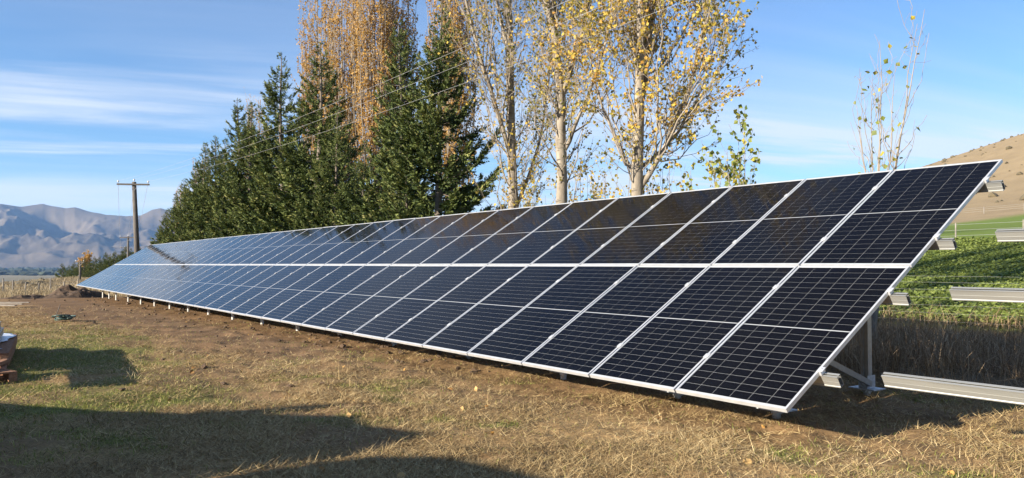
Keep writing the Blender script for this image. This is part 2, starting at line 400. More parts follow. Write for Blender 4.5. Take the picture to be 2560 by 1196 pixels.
def build_lake():
    a = np.linspace(-2200, 420, 60); P1 = []; P2 = []
    for q in a:
        P1.append([*bearing_pt(q, 4700 + 350*fbm(q*0.01, 0, 3, 1)), -39.6]); P2.append([*bearing_pt(q, 5900 + 500*fbm(q*0.008, 3, 3, 4)), -39.6])
    V = np.array(P1 + P2); n = len(a); i = np.arange(n-1); F = np.stack([i, i+1, n+i+1, n+i], -1)
    m, nt, b = new_mat("lake_water"); b.inputs["Base Color"].default_value = (0.05, 0.09, 0.12, 1); b.inputs["Roughness"].default_value = 0.12
    o = obj("lake", mesh_np("lake", V, F), m); tag(o, "thin pale strip of lake water in the far valley", "lake", kind="structure")
build_lake()

# ------------------------------------------------------------------ solar array
TILT = 0.5437; PW, PL, PITCHX, PITCHV = 1.134, 2.094, 1.154, 2.1183
NCOL = 38; ZB = 0.35
SV = np.array([0, math.cos(TILT), math.sin(TILT)]); NV = np.array([0, -math.sin(TILT), math.cos(TILT)])
def A(x, v, n=0.0): return np.array([x, 0, ZB]) + SV*v + NV*n
AM = Matrix(((1, 0, 0, 0), (0, SV[1], NV[1], 0), (0, SV[2], NV[2], ZB), (0, 0, 0, 1)))      # array frame: x, up the slope, normal
array = empty("solar_array"); array.matrix_world = AM
tag(array, "long tilted solar panel array of two rows on aluminium rails and posts", "solar array")
AMI = np.array(AM.inverted())
def inA(p): return (AMI @ np.array([*p, 1.0]))[:3]
# shared meshes
mb = MB(); fw, fd = 0.020, 0.035
mb.box((0, 0, -fd), (fw, PL, 0)); mb.box((PW-fw, 0, -fd), (PW, PL, 0)); mb.box((fw, 0, -fd), (PW-fw, fw, -0.0004)); mb.box((fw, PL-fw, -fd), (PW-fw, PL, -0.0004))
mb.box((fw, 0, -fd), (PW-fw, fw+0.012, -fd+0.002))
fr0 = mb.build("frame", M['alu'], bevel=0.0015); frame_me = fr0.data; bpy.data.objects.remove(fr0)
mb = MB(); mb.box((fw+0.0003, fw+0.0003, -0.009), (PW-fw-0.0003, PL-fw-0.0003, -0.0045)); sh0 = mb.build("laminate", M['backsheet']); sheet_me = sh0.data; bpy.data.objects.remove(sh0)
CX, CV = 0.1792, 0.0890; GX, GV = 0.0032, 0.0030; MIDG = 0.013
cell_spots = []
x0 = (PW - (6*CX + 5*GX))/2; vtot = 22*CV + 20*GV + MIDG; v0 = (PL - vtot)/2
for i in range(6):
    for k in range(22):
        cell_spots.append((x0 + i*(CX+GX), v0 + k*(CV+GV) + (MIDG-GV if k >= 11 else 0)))
cell_spots = np.array(cell_spots)
cv = np.array([[0,0,0],[CX,0,0],[CX,CV,0],[0,CV,0],[0,0,.0012],[CX,0,.0012],[CX,CV,.0012],[0,CV,.0012]])
cf = np.array([[0,3,2,1],[4,5,6,7],[0,1,5,4],[1,2,6,5],[2,3,7,6],[3,0,4,7]])
def cell_mesh(name, offs, org=None, slope=None):
    V = cv[None] + offs[:, None, :]
    if org is not None: V[..., 2] += (V[..., 0] - org[:, None, 0])*slope[:, None, 0] + (V[..., 1] - org[:, None, 1])*slope[:, None, 1]
    V = V.reshape(-1, 3); F = (cf[None] + (np.arange(len(offs))*8)[:, None, None]).reshape(-1, 4)
    me = mesh_np(name, V, F); uvl = me.uv_layers.new(name="UVMap")
    uvq = np.array([[0,0],[0,1],[1,1],[1,0]]+[[0,0],[1,0],[1,1],[0,1]]+[[.5,.5]]*16, np.float32)
    uvl.data.foreach_set("uv", np.tile(uvq, (len(offs), 1)).ravel()); return me
one_cell = cell_mesh("cell", np.zeros((1, 3)))
rest = []; rest_o = []; rest_s = []; gp = np.random.default_rng(9)
for c in range(NCOL):
    for row in range(2):
        px = -(c+1)*PITCHX + (PITCHX-PW)/2 + 0.5*(PITCHX-PW); pv = row*PITCHV
        jx = 0.0015*math.sin(c*2.3+row); 
        sa, sb = 0.0016*gp.standard_normal(), 0.0012*gp.standard_normal()
        p = obj("solar_panel", sheet_me, None, array); p.location = (px + jx, pv, 0.0006*math.sin(c*5.1+row*2))
        p.rotation_euler = (sb, -sa, 0)
        obj("frame", frame_me, None, p)
        if c == 0:
            for (cx_, cv_) in cell_spots:
                o = obj("cell", one_cell, M['cell'], p); o.location = (cx_, cv_, -0.0044)
        else:
            rest_o.append(np.tile([[px + jx, pv]], (len(cell_spots), 1))); rest_s.append(np.tile([[sa, sb]], (len(cell_spots), 1)))
            rest.append(np.column_stack([cell_spots + np.array([px + jx, pv]), np.full(len(cell_spots), -0.0044 + 0.0006*math.sin(c*5.1+row*2))]))
o = obj("cell", cell_mesh("cells", np.concatenate(rest), np.concatenate(rest_o), np.concatenate(rest_s)), M['cell'], array); o["kind"] = "stuff"
# rails (purlins)
PV = [0.51, 1.69, 2.63, 3.77]
def rail_profile():
    # seen along +x: (across, up) -- front wall on the down-slope side, open box with lips
    w, h, t = 0.046, 0.098, 0.0035
    out = [(-w/2, 0), (-w/2-0.003, 0), (-w/2-0.003, -0.008), (-w/2, -0.010), (-w/2, -h*0.5), (-w/2-0.001, -h*0.5-0.002), (-w/2, -h*0.5-0.004), (-w/2, -h+0.012), (-w/2-0.005, -h+0.008), (-w/2-0.005, -h), (w/2, -h), (w/2, 0), (w/2-0.02, 0), (w/2-0.02, -t), (w/2-t, -t), (w/2-t, -h+t), (-w/2+t, -h+t), (-w/2+t, -0.02), (-0.004, -0.02), (-0.004, -0.006), (-w/2+0.008, -0.006), (-w/2+0.008, 0)]
    return out
def rails(parent, x_a, x_b, dn):
    for v in PV:
        mb = MB(); mb.prism(rail_profile(), (x_a, v, -fd-0.002+dn), (x_b, v, -fd-0.002+dn), (0, 1, 0), (0, 0, 1)); mb.build("rail", M['rail'], parent)
rails(array, 0.15, -NCOL*PITCHX-0.25, 0.0)
# clamps
mb = MB(); mb.box((-0.010, -0.03, -fd), (0.010, 0.03, 0.003)); mb.box((-0.026, -0.03, 0.003), (0.026, 0.03, 0.0065)); mb.tube([(0,0,0.0065),(0,0,0.014)], 0.008, 6)
cl0 = mb.build("clamp", M['alu']); clamp_me = cl0.data; bpy.data.objects.remove(cl0)
for c in range(0, NCOL+1):
    for v in PV:
        o = obj("clamp", clamp_me, None, array); o.location = (-c*PITCHX + 0.0005 + (0.012 if c == 0 else 0), v, 0.0006)
# frames under the array: screw pile, bracket, front post, rear post, brace, rafter
FRX = [-0.95, -2.2, -4.15, -6.4, -8.9, -11.35, -13.75, -16.3, -18.9, -21.5, -24.1, -26.9, -29.6, -32.4, -35.4, -38.7, -40.85, -43.0]
YF, YR = 1.16, 3.03; XR = -0.22; ZP = 0.085
def plane_z(y, n): return ZB + (y + n*math.sin(TILT))/math.cos(TILT)*math.sin(TILT) + n*math.cos(TILT)
def rack_frame(parent, x, conv, dz=0.0):
    def B(fn, name, mat, **k):
        mb = MB(); fn(mb)
        mb.V = [np.array([conv(q) for q in V]) for V in mb.V]
        return mb.build(name, mat, parent, **k)
    nr = -fd - 0.102; xf = x
    # rafter: back-to-back channel up the slope
    a = np.array([x, 0, ZB+dz]) + SV*0.80 + NV*(nr-0.045); b_ = np.array([x + XR*1.45, 0, ZB+dz]) + SV*4.0 + NV*(nr-0.045)
    B(lambda m: m.bar(a, b_, 0.06, 0.088, NV), "rafter", M['rail'])
    for y, nm in ((YF, "front_post"), (YR, "rear_post")):
        x = xf + (XR if nm == "rear_post" else 0.0)
        zg = float(H(x, y)); zt = plane_z(y, nr-0.09)+dz
        B(lambda m: (m.tube([(x, y, zg-0.25), (x, y, ZP)], 0.038, 12), m.tube([(x, y, ZP-0.035), (x, y, ZP)], 0.05, 12)), "screw_pile", M['pile'], smooth=False)
        def brk(m):
            m.box((x-0.15, y-0.11, ZP), (x+0.15, y+0.11, ZP+0.012))
            m.box((x-0.053, y-0.075, ZP+0.012), (x-0.047, y+0.075, ZP+0.15)); m.box((x+0.047, y-0.075, ZP+0.012), (x+0.053, y+0.075, ZP+0.15))
            m.box((x-0.047, y-0.055, ZP+0.012), (x+0.047, y-0.050, ZP+0.12))
            if nm == "front_post": m.box((x-0.17, y-0.10, ZP+0.012), (x-0.053, y-0.092, ZP+0.10)); m.box((x-0.17, y-0.092, ZP+0.012), (x-0.162, y+0.05, ZP+0.10))
            for dx, z in ((-0.022, ZP+0.045), (0.022, ZP+0.045), (-0.022, ZP+0.09), (0.022, ZP+0.09)): m.tube([(x+dx, y-0.055, z), (x+dx, y-0.068, z)], 0.010, 6)
        B(brk, "base_bracket", M['galv'])
        def post(m):
            m.box((x-0.043, y-0.042, ZP+0.0125), (x-0.014, y+0.035, zt)); m.box((x+0.014, y-0.042, ZP+0.0125), (x+0.043, y+0.035, zt)); m.box((x-0.014, y-0.028, ZP+0.0125), (x+0.014, y+0.035, zt-0.002))
        B(post, "post", M['rail'])
    B(lambda m: m.bar((xf+XR+0.066, YR-0.02, ZP+0.06), (xf+0.066, YF+0.02, plane_z(YF, nr-0.09)+dz-0.02), 0.020, 0.060), "brace", M['rail'])
for x in FRX: rack_frame(array, x, inA)

# the next rack, still without panels
rack2 = empty("mounting_rack", (0.55, 1.16, 0)); 
tag(rack2, "bare aluminium rails of an unfinished rack at the right frame edge", "mounting rack")
R2 = Matrix.Translation(rack2.location)
RAIL2 = empty("tmp")
for v in PV:
    mb = MB(); base = A(0.53, v, -fd+0.070) - np.array(rack2.location); far_ = A(9.5, v, -fd+0.070) - np.array(rack2.location)
    mb.prism(rail_profile(), base, far_, SV, NV); mb.build("rail", M['rail'], rack2)
bpy.data.objects.remove(RAIL2)
for x in (1.75, 4.1, 6.4, 8.9): rack_frame(rack2, x, lambda q: np.array(q) - np.array(rack2.location), 0.05)

# ------------------------------------------------------------------ conifers
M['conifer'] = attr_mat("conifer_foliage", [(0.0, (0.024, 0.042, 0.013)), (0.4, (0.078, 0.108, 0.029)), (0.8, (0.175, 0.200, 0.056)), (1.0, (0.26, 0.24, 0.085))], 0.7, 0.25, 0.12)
M['bark'] = noise_mat("conifer_bark", (0.10, 0.078, 0.058), (0.20, 0.165, 0.13), 5, 0.9, 0.4, stretch=(4, 4, 1))
def conifer_meshes(seed, h, Rb, nlimb, taper=0.85, bare=0.0, double=False):
    g = np.random.default_rng(seed)
    u = np.sort(g.random(nlimb)**0.92); z = 0.25 + u*(h - 0.35)
    f = 1 - z/h
    L = Rb*(f**taper)*(0.70 + 0.42*g.random(nlimb)) + 0.10 + 0.25*f
    az = g.random(nlimb)*2*np.pi
    ax = 0.25*np.sin(z*0.35 + seed)*0.6; ay = 0.25*np.cos(z*0.3 + seed*2)*0.5          # slight sweep of the leader
    if double:
        side = np.where(g.random(nlimb) < 0.5, 1, -1); sp = sstep(0.55*h, h, z)*0.55; ax = ax + side*sp
    up0 = 0.55 - 0.85*f + 0.25*g.standard_normal(nlimb)                                 # steep at the top, level to drooping below
    K = 7; t = np.linspace(0, 1, K)[None, :, None]
    d = np.stack([np.cos(az), np.sin(az), up0], -1)[:, None, :]; d = d/np.linalg.norm(d, axis=2, keepdims=True)
    curl = (0.28 + 0.30*g.random(nlimb))[:, None, None]*np.array([0, 0, 1.0])
    P = np.stack([ax, ay, z], -1)[:, None, :] + L[:, None, None]*(t*d + (t**2.2)*curl - 0.25*t*(1-t)*np.array([0, 0, 1.0]))
    Rd = (0.008 + 0.008*L)[:, None]*(1 - 0.85*t[..., 0])
    Vl, Fl = tubes(P, Rd, 4)
    kz = np.linspace(0, 1, 14); tp = np.stack([0.25*np.sin(kz*h*0.35+seed)*0.6, 0.25*np.cos(kz*h*0.3+seed*2)*0.5, -0.4 + kz*(h+0.3)], -1)
    Vt, Ft = tubes(tp[None], (0.022*h*0.62*(1-kz)**0.8 + 0.012)[None], 9)
    Vt, Ft = join([(Vt, Ft), (Vl, Fl)])
    # sprays along each limb
    ns = np.maximum(5, (L*24).astype(int)); li = np.repeat(np.arange(nlimb), ns); S = len(li)
    tt = (0.16 + bare*0.2 + (0.84 - bare*0.2)*g.random(S)**0.75)
    pos = P[li, 0] + 0; seg = tt*(K-1); i0 = np.minimum(seg.astype(int), K-2); w = (seg - i0)[:, None]
    pos = P[li, i0]*(1-w) + P[li, i0+1]*w
    tan = unit(P[li, i0+1] - P[li, i0])
    lat = unit(np.cross(tan, np.array([0, 0, 1.0]))) * np.where(g.random(S) < 0.5, 1, -1)[:, None]
    dirv = unit(tan*(0.55 + 0.6*tt[:, None]) + lat*(0.95*(1.15-tt))[:, None]*g.random((S, 1))*1.3 + np.stack([0.25*g.standard_normal(S), 0.25*g.standard_normal(S), -0.15 + 0.42*g.standard_normal(S)], -1))
    sl = (0.26 + 0.30*g.random(S))*(0.65 + 0.35*(1-tt)) * np.clip(0.35 + L[li]/2.6, 0.38, 1.1)
    sv = unit(np.cross(dirv, np.stack([0.5*g.standard_normal(S), 0.5*g.standard_normal(S), np.ones(S)], -1)))
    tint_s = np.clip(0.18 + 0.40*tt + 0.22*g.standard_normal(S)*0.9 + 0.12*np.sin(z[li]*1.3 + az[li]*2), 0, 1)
    nl = 8; quads = []; tints = []
    for k in range(nl):
        q = k/(nl-1); sgn = 0 if k == nl-1 else (1 if k % 2 else -1)
        b0 = pos + dirv*(sl*q*0.72)[:, None]
        dd = unit(dirv + sgn*sv*(0.75 + 0.3*g.random((S, 1))) + 0.22*g.standard_normal((S, 3)))
        ll = (sl*(0.50 - 0.18*q)*(0.8 + 0.5*g.random(S)))[:, None]; ww = ll*0.19
        sd = unit(np.cross(dd, np.cross(dd, sv)) + 0.5*np.cross(dirv, sv) + 0.35*g.standard_normal((S, 3))); sd = unit(np.cross(dd, sd))
        quads.append(np.stack([b0, b0 + dd*ll*0.5 + sd*ww, b0 + dd*ll, b0 + dd*ll*0.5 - sd*ww], 1))
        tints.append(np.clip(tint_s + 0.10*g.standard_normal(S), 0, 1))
    V = np.concatenate(quads).reshape(-1, 3); T = np.repeat(np.concatenate(tints), 4)
    F = np.arange(len(V)).reshape(-1, 4)
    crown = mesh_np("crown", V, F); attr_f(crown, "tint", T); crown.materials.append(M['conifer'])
    trunk = mesh_np("trunk", Vt, Ft, True); trunk.materials.append(M['bark'])
    return trunk, crown
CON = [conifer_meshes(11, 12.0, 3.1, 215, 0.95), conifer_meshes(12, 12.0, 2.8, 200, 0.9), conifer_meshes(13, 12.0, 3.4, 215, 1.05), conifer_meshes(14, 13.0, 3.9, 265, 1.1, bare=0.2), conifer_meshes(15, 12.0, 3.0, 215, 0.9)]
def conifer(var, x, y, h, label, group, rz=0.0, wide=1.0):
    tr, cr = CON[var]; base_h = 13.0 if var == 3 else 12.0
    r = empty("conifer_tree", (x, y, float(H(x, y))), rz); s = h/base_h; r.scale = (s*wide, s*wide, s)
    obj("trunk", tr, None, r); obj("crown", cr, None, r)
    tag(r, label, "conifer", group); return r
ordn = ["first", "second", "third", "fourth", "fifth", "sixth", "seventh", "eighth", "ninth", "tenth", "eleventh", "twelfth", "thirteenth", "fourteenth", "fifteenth", "sixteenth", "seventeenth", "eighteenth", "nineteenth", "twentieth"]
CG = "conifers in the shelter belt behind the array"
# photo column of the trunk, distance behind the array, height, variant, width
belt = [(1098, 9.2, 11.5, 3, 1.05), (996, 9.6, 11.7, 1, 1.0), (1020, 8.6, 6.2, 0, 1.15), (905, 9.6, 7.2, 2, 1.15), (838, 9.0, 8.6, 0, 1.1), (788, 9.3, 12.8, 0, 1.15), (748, 9.9, 9.8, 2, 1.1),
        (708, 9.4, 13.3, 0, 1.1), (668, 9.2, 9.0, 4, 1.3), (628, 9.5, 11.8, 2, 1.0), (592, 9.2, 12.3, 1, 1.05), (562, 9.7, 10.4, 0, 1.1), (535, 9.3, 10.8, 4, 1.1), (508, 9.5, 11.0, 2, 1.0), (482, 9.3, 9.7, 0, 1.05),
        (458, 9.6, 9.0, 1, 1.1), (436, 9.2, 8.0, 2, 1.15), (416, 9.5, 7.0, 4, 1.15), (398, 9.2, 5.8, 0, 1.2), (384, 9.4, 4.6, 2, 1.3)]
looks = {0: "tall dark conifer standing next to the white-barked poplars", 1: "slim pointed conifer just left of the one beside the poplars",
         2: "low bushy conifer filling the foot of the two tallest right-hand ones", 5: "tall full conifer rising in front of the golden poplars", 7: "tallest ragged-topped conifer at the middle of the belt", 19: "smallest conifer at the far left end of the belt beside the power pole"}
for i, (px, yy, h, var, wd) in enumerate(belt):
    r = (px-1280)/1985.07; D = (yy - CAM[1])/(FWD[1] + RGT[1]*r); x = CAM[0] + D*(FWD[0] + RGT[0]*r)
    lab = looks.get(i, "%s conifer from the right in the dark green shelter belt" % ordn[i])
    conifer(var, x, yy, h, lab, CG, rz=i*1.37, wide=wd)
# the far belt past the first pole
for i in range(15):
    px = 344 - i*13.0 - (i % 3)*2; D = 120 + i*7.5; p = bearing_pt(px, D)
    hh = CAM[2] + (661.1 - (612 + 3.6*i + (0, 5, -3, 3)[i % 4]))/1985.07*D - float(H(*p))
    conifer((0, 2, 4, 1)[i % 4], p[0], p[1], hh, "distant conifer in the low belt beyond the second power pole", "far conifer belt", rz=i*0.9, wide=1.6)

# ------------------------------------------------------------------ poplars
M['poplar_bark'] = noise_mat("pale_poplar_bark", (0.165, 0.135, 0.10), (0.36, 0.31, 0.24), 2.2, 0.85, 0.35, 14, detail=8, stretch=(3, 3, 1.2))
# dark lenticel bands and branch scars
_nt = M['poplar_bark'].node_tree; _b = _nt.nodes["Principled BSDF"]
_t = _nt.nodes.new("ShaderNodeTexCoord"); _mp = _nt.nodes.new("ShaderNodeMapping"); _mp.inputs["Scale"].default_value = (2.5, 2.5, 9)
_nt.links.new(_t.outputs["Object"], _mp.inputs[0]); _n = _nt.nodes.new("ShaderNodeTexNoise"); _n.inputs["Scale"].default_value = 1.3; _n.inputs["Detail"].default_value = 4
_nt.links.new(_mp.outputs[0], _n.inputs[0])
_r = _nt.nodes.new("ShaderNodeMapRange"); _r.inputs[1].default_value = 0.60; _r.inputs[2].default_value = 0.70; _nt.links.new(_n.outputs[0], _r.inputs[0])
_mx = _nt.nodes.new("ShaderNodeMix"); _mx.data_type = 'RGBA'; _mx.inputs[7].default_value = (0.10, 0.085, 0.065, 1)
_old = _b.inputs["Base Color"].links[0].from_socket; _nt.links.new(_r.outputs[0], _mx.inputs[0]); _nt.links.new(_old, _mx.inputs[6]); _nt.links.new(_mx.outputs[2], _b.inputs["Base Color"])
M['twig'] = noise_mat("poplar_twig", (0.20, 0.165, 0.125), (0.34, 0.29, 0.23), 3, 0.85)
M['pop_leaf'] = attr_mat("poplar_leaf", [(0.0, (0.10, 0.12, 0.025)), (0.35, (0.30, 0.26, 0.045)), (0.6, (0.58, 0.43, 0.075)), (0.85, (0.70, 0.48, 0.09)), (1.0, (0.60, 0.33, 0.07))], 0.6, 0.3, 0.42)
M['gold_leaf'] = attr_mat("golden_poplar_leaf", [(0.0, (0.30, 0.20, 0.07)), (0.5, (0.52, 0.30, 0.06)), (1.0, (0.62, 0.40, 0.16))], 0.7, 0.2, 0.42)
M['green_leaf'] = attr_mat("green_poplar_leaf", [(0.0, (0.08, 0.12, 0.025)), (0.6, (0.24, 0.26, 0.045)), (1.0, (0.52, 0.42, 0.06))], 0.5, 0.4, 0.35)

def grow(g, stem_pts, stem_r, n, ang, Lr, K, up=0.35, lo=0.1, hi=1.0, rscale=0.45):
    """side shoots from polylines: stem_pts (m,k,3), stem_r (m,k) -> (n,K,3), (n,K)"""
    m, k, _ = stem_pts.shape
    seglen = np.linalg.norm(stem_pts[:, -1] - stem_pts[:, 0], axis=1); pr = seglen/seglen.sum()
    si = g.choice(m, n, p=pr); t = lo + (hi - lo)*g.random(n); s = t*(k-1); i0 = np.minimum(s.astype(int), k-2); w = (s-i0)[:, None]
    p = stem_pts[si, i0]*(1-w) + stem_pts[si, i0+1]*w; r0 = stem_r[si, i0]*(1-w[:, 0]) + stem_r[si, i0+1]*w[:, 0]
    tan = unit(stem_pts[si, i0+1] - stem_pts[si, i0])
    rnd = unit(np.cross(tan, g.standard_normal((n, 3))))
    a = (ang[0] + (ang[1]-ang[0])*g.random(n))[:, None]
    d = tan*np.cos(a) + rnd*np.sin(a)
    L = (Lr[0] + (Lr[1]-Lr[0])*g.random(n)**1.3)*(1.15 - 0.55*t)
    tt = np.linspace(0, 1, K)[None, :, None]
    jit = np.cumsum(g.standard_normal((n, K, 3))*0.035, axis=1); jit[:, 0] = 0
    P = p[:, None, :] + L[:, None, None]*(tt*d[:, None, :] + up*tt**1.8*np.array([0, 0, 1.0]) + jit)
    rad = np.minimum(r0*rscale, 0.007 + 0.0085*L)[:, None]*(1 - 0.82*tt[..., 0])
    return P, rad, L
def leaf_quads(g, P, per, size, hang=0.5):
    n, K, _ = P.shape; N = n*per; bi = np.repeat(np.arange(n), per)
    s = (0.25 + 0.75*g.random(N)**0.6)*(K-1); i0 = np.minimum(s.astype(int), K-2); w = (s-i0)[:, None]
    p = P[bi, i0]*(1-w) + P[bi, i0+1]*w + g.standard_normal((N, 3))*size*0.3
    d = unit(g.standard_normal((N, 3)) + np.array([0, 0, -hang])); nn = unit(np.cross(d, g.standard_normal((N, 3))))
    sd = np.cross(d, nn); L = (size*(0.7 + 0.6*g.random(N)))[:, None]
    V = np.stack([p, p + d*L*0.42 + sd*L*0.44 + nn*L*0.08, p + d*L, p + d*L*0.42 - sd*L*0.44 + nn*L*0.08], 1).reshape(-1, 3)
    return V, np.arange(len(V)).reshape(-1, 4), N
def tree_obj(name, loc, trunk, crown_wood, leaves, tint, leafmat, label, cat, group, trunkmat):
    r = empty(name, loc)
    obj("trunk", mesh_np("trunk", trunk[0], trunk[1], True), trunkmat, r)
    if crown_wood is not None: obj("twigs", mesh_np("twigs", crown_wood[0], crown_wood[1], True), M['twig'], r)
    me = mesh_np("crown", leaves[0], leaves[1]); attr_f(me, "tint", tint); obj("crown", me, leafmat, r)
    tag(r, label, cat, group); return r
def smooth_poly(pts, k):
    pts = np.array(pts, float); s = np.linspace(0, 1, len(pts)); q = np.linspace(0, 1, k)
    out = np.stack([np.interp(q, s, pts[:, c]) for c in range(pts.shape[1])], -1)
    for _ in range(3): out[1:-1] = (out[:-2] + 2*out[1:-1] + out[2:])/4
    return out
def big_poplar(seed, x, y, stems, h, label, leaves_per, tintbias):
    """stems: list of (points in (right, deep, up) metres, base radius, top radius)"""
    g = np.random.default_rng(seed); z0 = float(H(x, y)); K = 14
    U = np.array([RGT[0], RGT[1], 0]); Dp = np.array([FWD[0], FWD[1], 0])
    SP, SR = [], []
    for pts, ra, rb in stems:
        q = smooth_poly(pts, K); P = q[:, :1]*U + q[:, 1:2]*Dp + q[:, 2:3]*np.array([0, 0, 1.0])
        SP.append(P + 0.012*g.standard_normal((K, 3))); SR.append(np.linspace(ra, rb, K)*(1+0.04*g.standard_normal(K)))
    SP = np.array(SP); SR = np.array(SR)
    tr = tubes(SP, SR, 12)
    L1, R1, _ = grow(g, SP, SR, 92, (R(16), R(38)), (1.1, 3.0), 8, 0.32, 0.10, 0.97)
    L2, R2_, _ = grow(g, np.concatenate([L1]), R1, 420, (R(18), R(50)), (0.6, 1.9), 6, 0.25, 0.15, 1.0, 0.6)
    E1, ER, _ = grow(g, SP, SR, 130, (R(25), R(60)), (0.4, 1.5), 6, 0.3, 0.05, 1.0, 0.12)          # epicormic shoots on the trunk
    L3, R3, _ = grow(g, L2, R2_, 2200, (R(18), R(55)), (0.22, 0.75), 4, 0.2, 0.1, 1.0, 0.7)
    wood = join([tubes(L1, R1, 6), tubes(L2, np.maximum(R2_, 0.006), 4), tubes(E1, np.maximum(ER, 0.005), 4), tubes(L3, np.maximum(R3, 0.0045), 3)])
    lv = [leaf_quads(g, L3, leaves_per, 0.09), leaf_quads(g, L2, 3, 0.09), leaf_quads(g, E1, 7, 0.09)]
    V, F = join([(a, b) for a, b, n in lv]); N = sum(n for _, _, n in lv)
    cz = V.reshape(-1, 4, 3)[:, 0]
    clump = fbm(cz[:, 0]*0.9 + cz[:, 2]*0.5, cz[:, 1]*0.9 + cz[:, 2]*0.7, 2, seed)
    T = np.clip(tintbias - 0.10 + 0.9*(clump - 0.5) + 0.22*g.standard_normal(N), 0, 1)
    return tree_obj("poplar_tree", (x, y, z0), tr, wood, (V, F), np.repeat(T, 4), M['pop_leaf'], label, "poplar", "poplars with bare trunks", M['poplar_bark'])
def pos_for(px, yy):
    r = (px-1280)/1985.07; D = (yy - CAM[1])/(FWD[1] + RGT[1]*r); return CAM[0] + D*(FWD[0] + RGT[0]*r), D
def stem(px0, D, base, pts, ra, rb):
    """main stem laid out from photo measurements at this tree's own distance"""
    out = []
    for (px, py, deep) in pts: out.append(((px - px0)/1985.07*D, deep, CAM[2] + (661.1 - py)/1985.07*D - base))
    return (out, ra, rb)
px0 = 1287; xA, DA = pos_for(px0, 9.5); zA = float(H(xA, 9.5))
big_poplar(101, xA, 9.5, [stem(px0, DA, zA, [(1287, 800, 0), (1285, 520, 0), (1278, 330, 0.1), (1276, 150, 0.2), (1272, 0, 0.2), (1262, -150, 0.3), (1255, -420, 0.4)], 0.20, 0.05),
    stem(px0, DA, zA, [(1280, 400, 0.05), (1240, 270, -0.3), (1205, 160, -0.6), (1175, 60, -0.8), (1140, -120, -1.0)], 0.085, 0.025),
    stem(px0, DA, zA, [(1274, 120, 0.2), (1250, 40, 0.4), (1235, -60, 0.6), (1215, -260, 0.8)], 0.07, 0.02),
    stem(px0, DA, zA, [(1290, 520, 0), (1340, 400, 0.6), (1370, 250, 1.0), (1385, 100, 1.4), (1395, -60, 1.6)], 0.06, 0.02)], 18,
    "grey poplar beside the dark conifers, its limb leaning left", 1, 0.55)
px0 = 1403; xB, DB = pos_for(px0, 9.5); zB = float(H(xB, 9.5))
big_poplar(102, xB, 9.5, [stem(px0, DB, zB, [(1403, 800, 0), (1403, 520, 0), (1402, 380, 0), (1406, 220, 0), (1392, 110, 0), (1372, 20, 0.1), (1350, -120, 0.2), (1340, -380, 0.2)], 0.205, 0.05),
    stem(px0, DB, zB, [(1396, 130, 0), (1392, 60, 0.3), (1384, -60, 0.5), (1380, -300, 0.6)], 0.085, 0.03),
    stem(px0, DB, zB, [(1408, 230, 0), (1440, 140, -0.2), (1462, 50, -0.3), (1480, -30, -0.4), (1510, -200, -0.5)], 0.095, 0.03),
    stem(px0, DB, zB, [(1410, 380, 0), (1450, 290, -0.4), (1490, 190, -0.7), (1515, 90, -0.9), (1530, -20, -1.0)], 0.065, 0.02)], 18,
    "pale poplar between the other two poplars, forking into several upright stems", 2, 0.55)
px0 = 1594; xC, DC = pos_for(px0, 9.3); zC = float(H(xC, 9.3))
big_poplar(103, xC, 9.3, [stem(px0, DC, zC, [(1592, 800, 0), (1593, 480, 0), (1597, 330, 0), (1601, 150, 0), (1605, 0, 0), (1608, -140, 0), (1610, -400, 0)], 0.18, 0.05),
    stem(px0, DC, zC, [(1605, 260, 0), (1626, 140, 0.3), (1635, 60, 0.4), (1650, -40, 0.5), (1660, -220, 0.6)], 0.085, 0.025),
    stem(px0, DC, zC, [(1602, 470, 0), (1660, 380, -0.2), (1705, 270, -0.3), (1738, 160, -0.4), (1765, 20, -0.5), (1780, -100, -0.5)], 0.075, 0.018),
    stem(px0, DC, zC, [(1600, 420, 0), (1680, 360, 0.5), (1750, 260, 0.8), (1795, 160, 1.0), (1820, 60, 1.0)], 0.050, 0.012),
    stem(px0, DC, zC, [(1588, 440, 0), (1540, 330, 0.4), (1500, 220, 0.6), (1480, 90, 0.8)], 0.055, 0.015)], 18,
    "rightmost white-barked poplar with spreading yellow-leaved branches", 4, 0.66)

def small_poplar(seed, x, y, h, nst, spread, nl, size, tb, mat, label, group, name="poplar_sapling", cat="sapling", twn=90, rad=0.022, ex=0.75):
    g = np.random.default_rng(seed); K = 10; az = g.random(nst)*2*np.pi; ln = h*(0.5 + 0.5*g.random(nst)); ln[0] = h
    t = np.linspace(0, 1, K)[None, :, None]
    side = np.stack([np.cos(az), np.sin(az), az*0], -1)[:, None, :]
    sp = (spread*(0.3 + 0.8*g.random(nst)))[:, None, None]; sp[0] *= 0.1
    P = side*sp*t**ex*(1 - 0.25*t) + t*ln[:, None, None]*np.array([0, 0, 1.0]) + np.cumsum(g.standard_normal((nst, K, 3))*0.008*h/4, axis=1)
    P = P - P[:, :1]*0.9; P[:, 0, 2] = -0.05
    Rr = rad*(0.6 + 0.5*g.random(nst))[:, None]*(1 - 0.8*t[..., 0])
    tw, tr_, _ = grow(g, P, Rr, twn, (R(20), R(45)), (0.15*h**0.5, 0.5*h**0.5), 5, 0.3, 0.15, 1.0, 0.6)
    V, F, N = leaf_quads(g, tw, nl, size); 
    T = np.clip(tb + 0.25*g.standard_normal(N), 0, 1)
    return tree_obj(name, (x, y, float(H(x, y))), tubes(P, Rr, 6), tubes(tw, np.maximum(tr_, 0.004), 4), (V, F), np.repeat(T, 4), mat, label, cat, group, M['twig'])
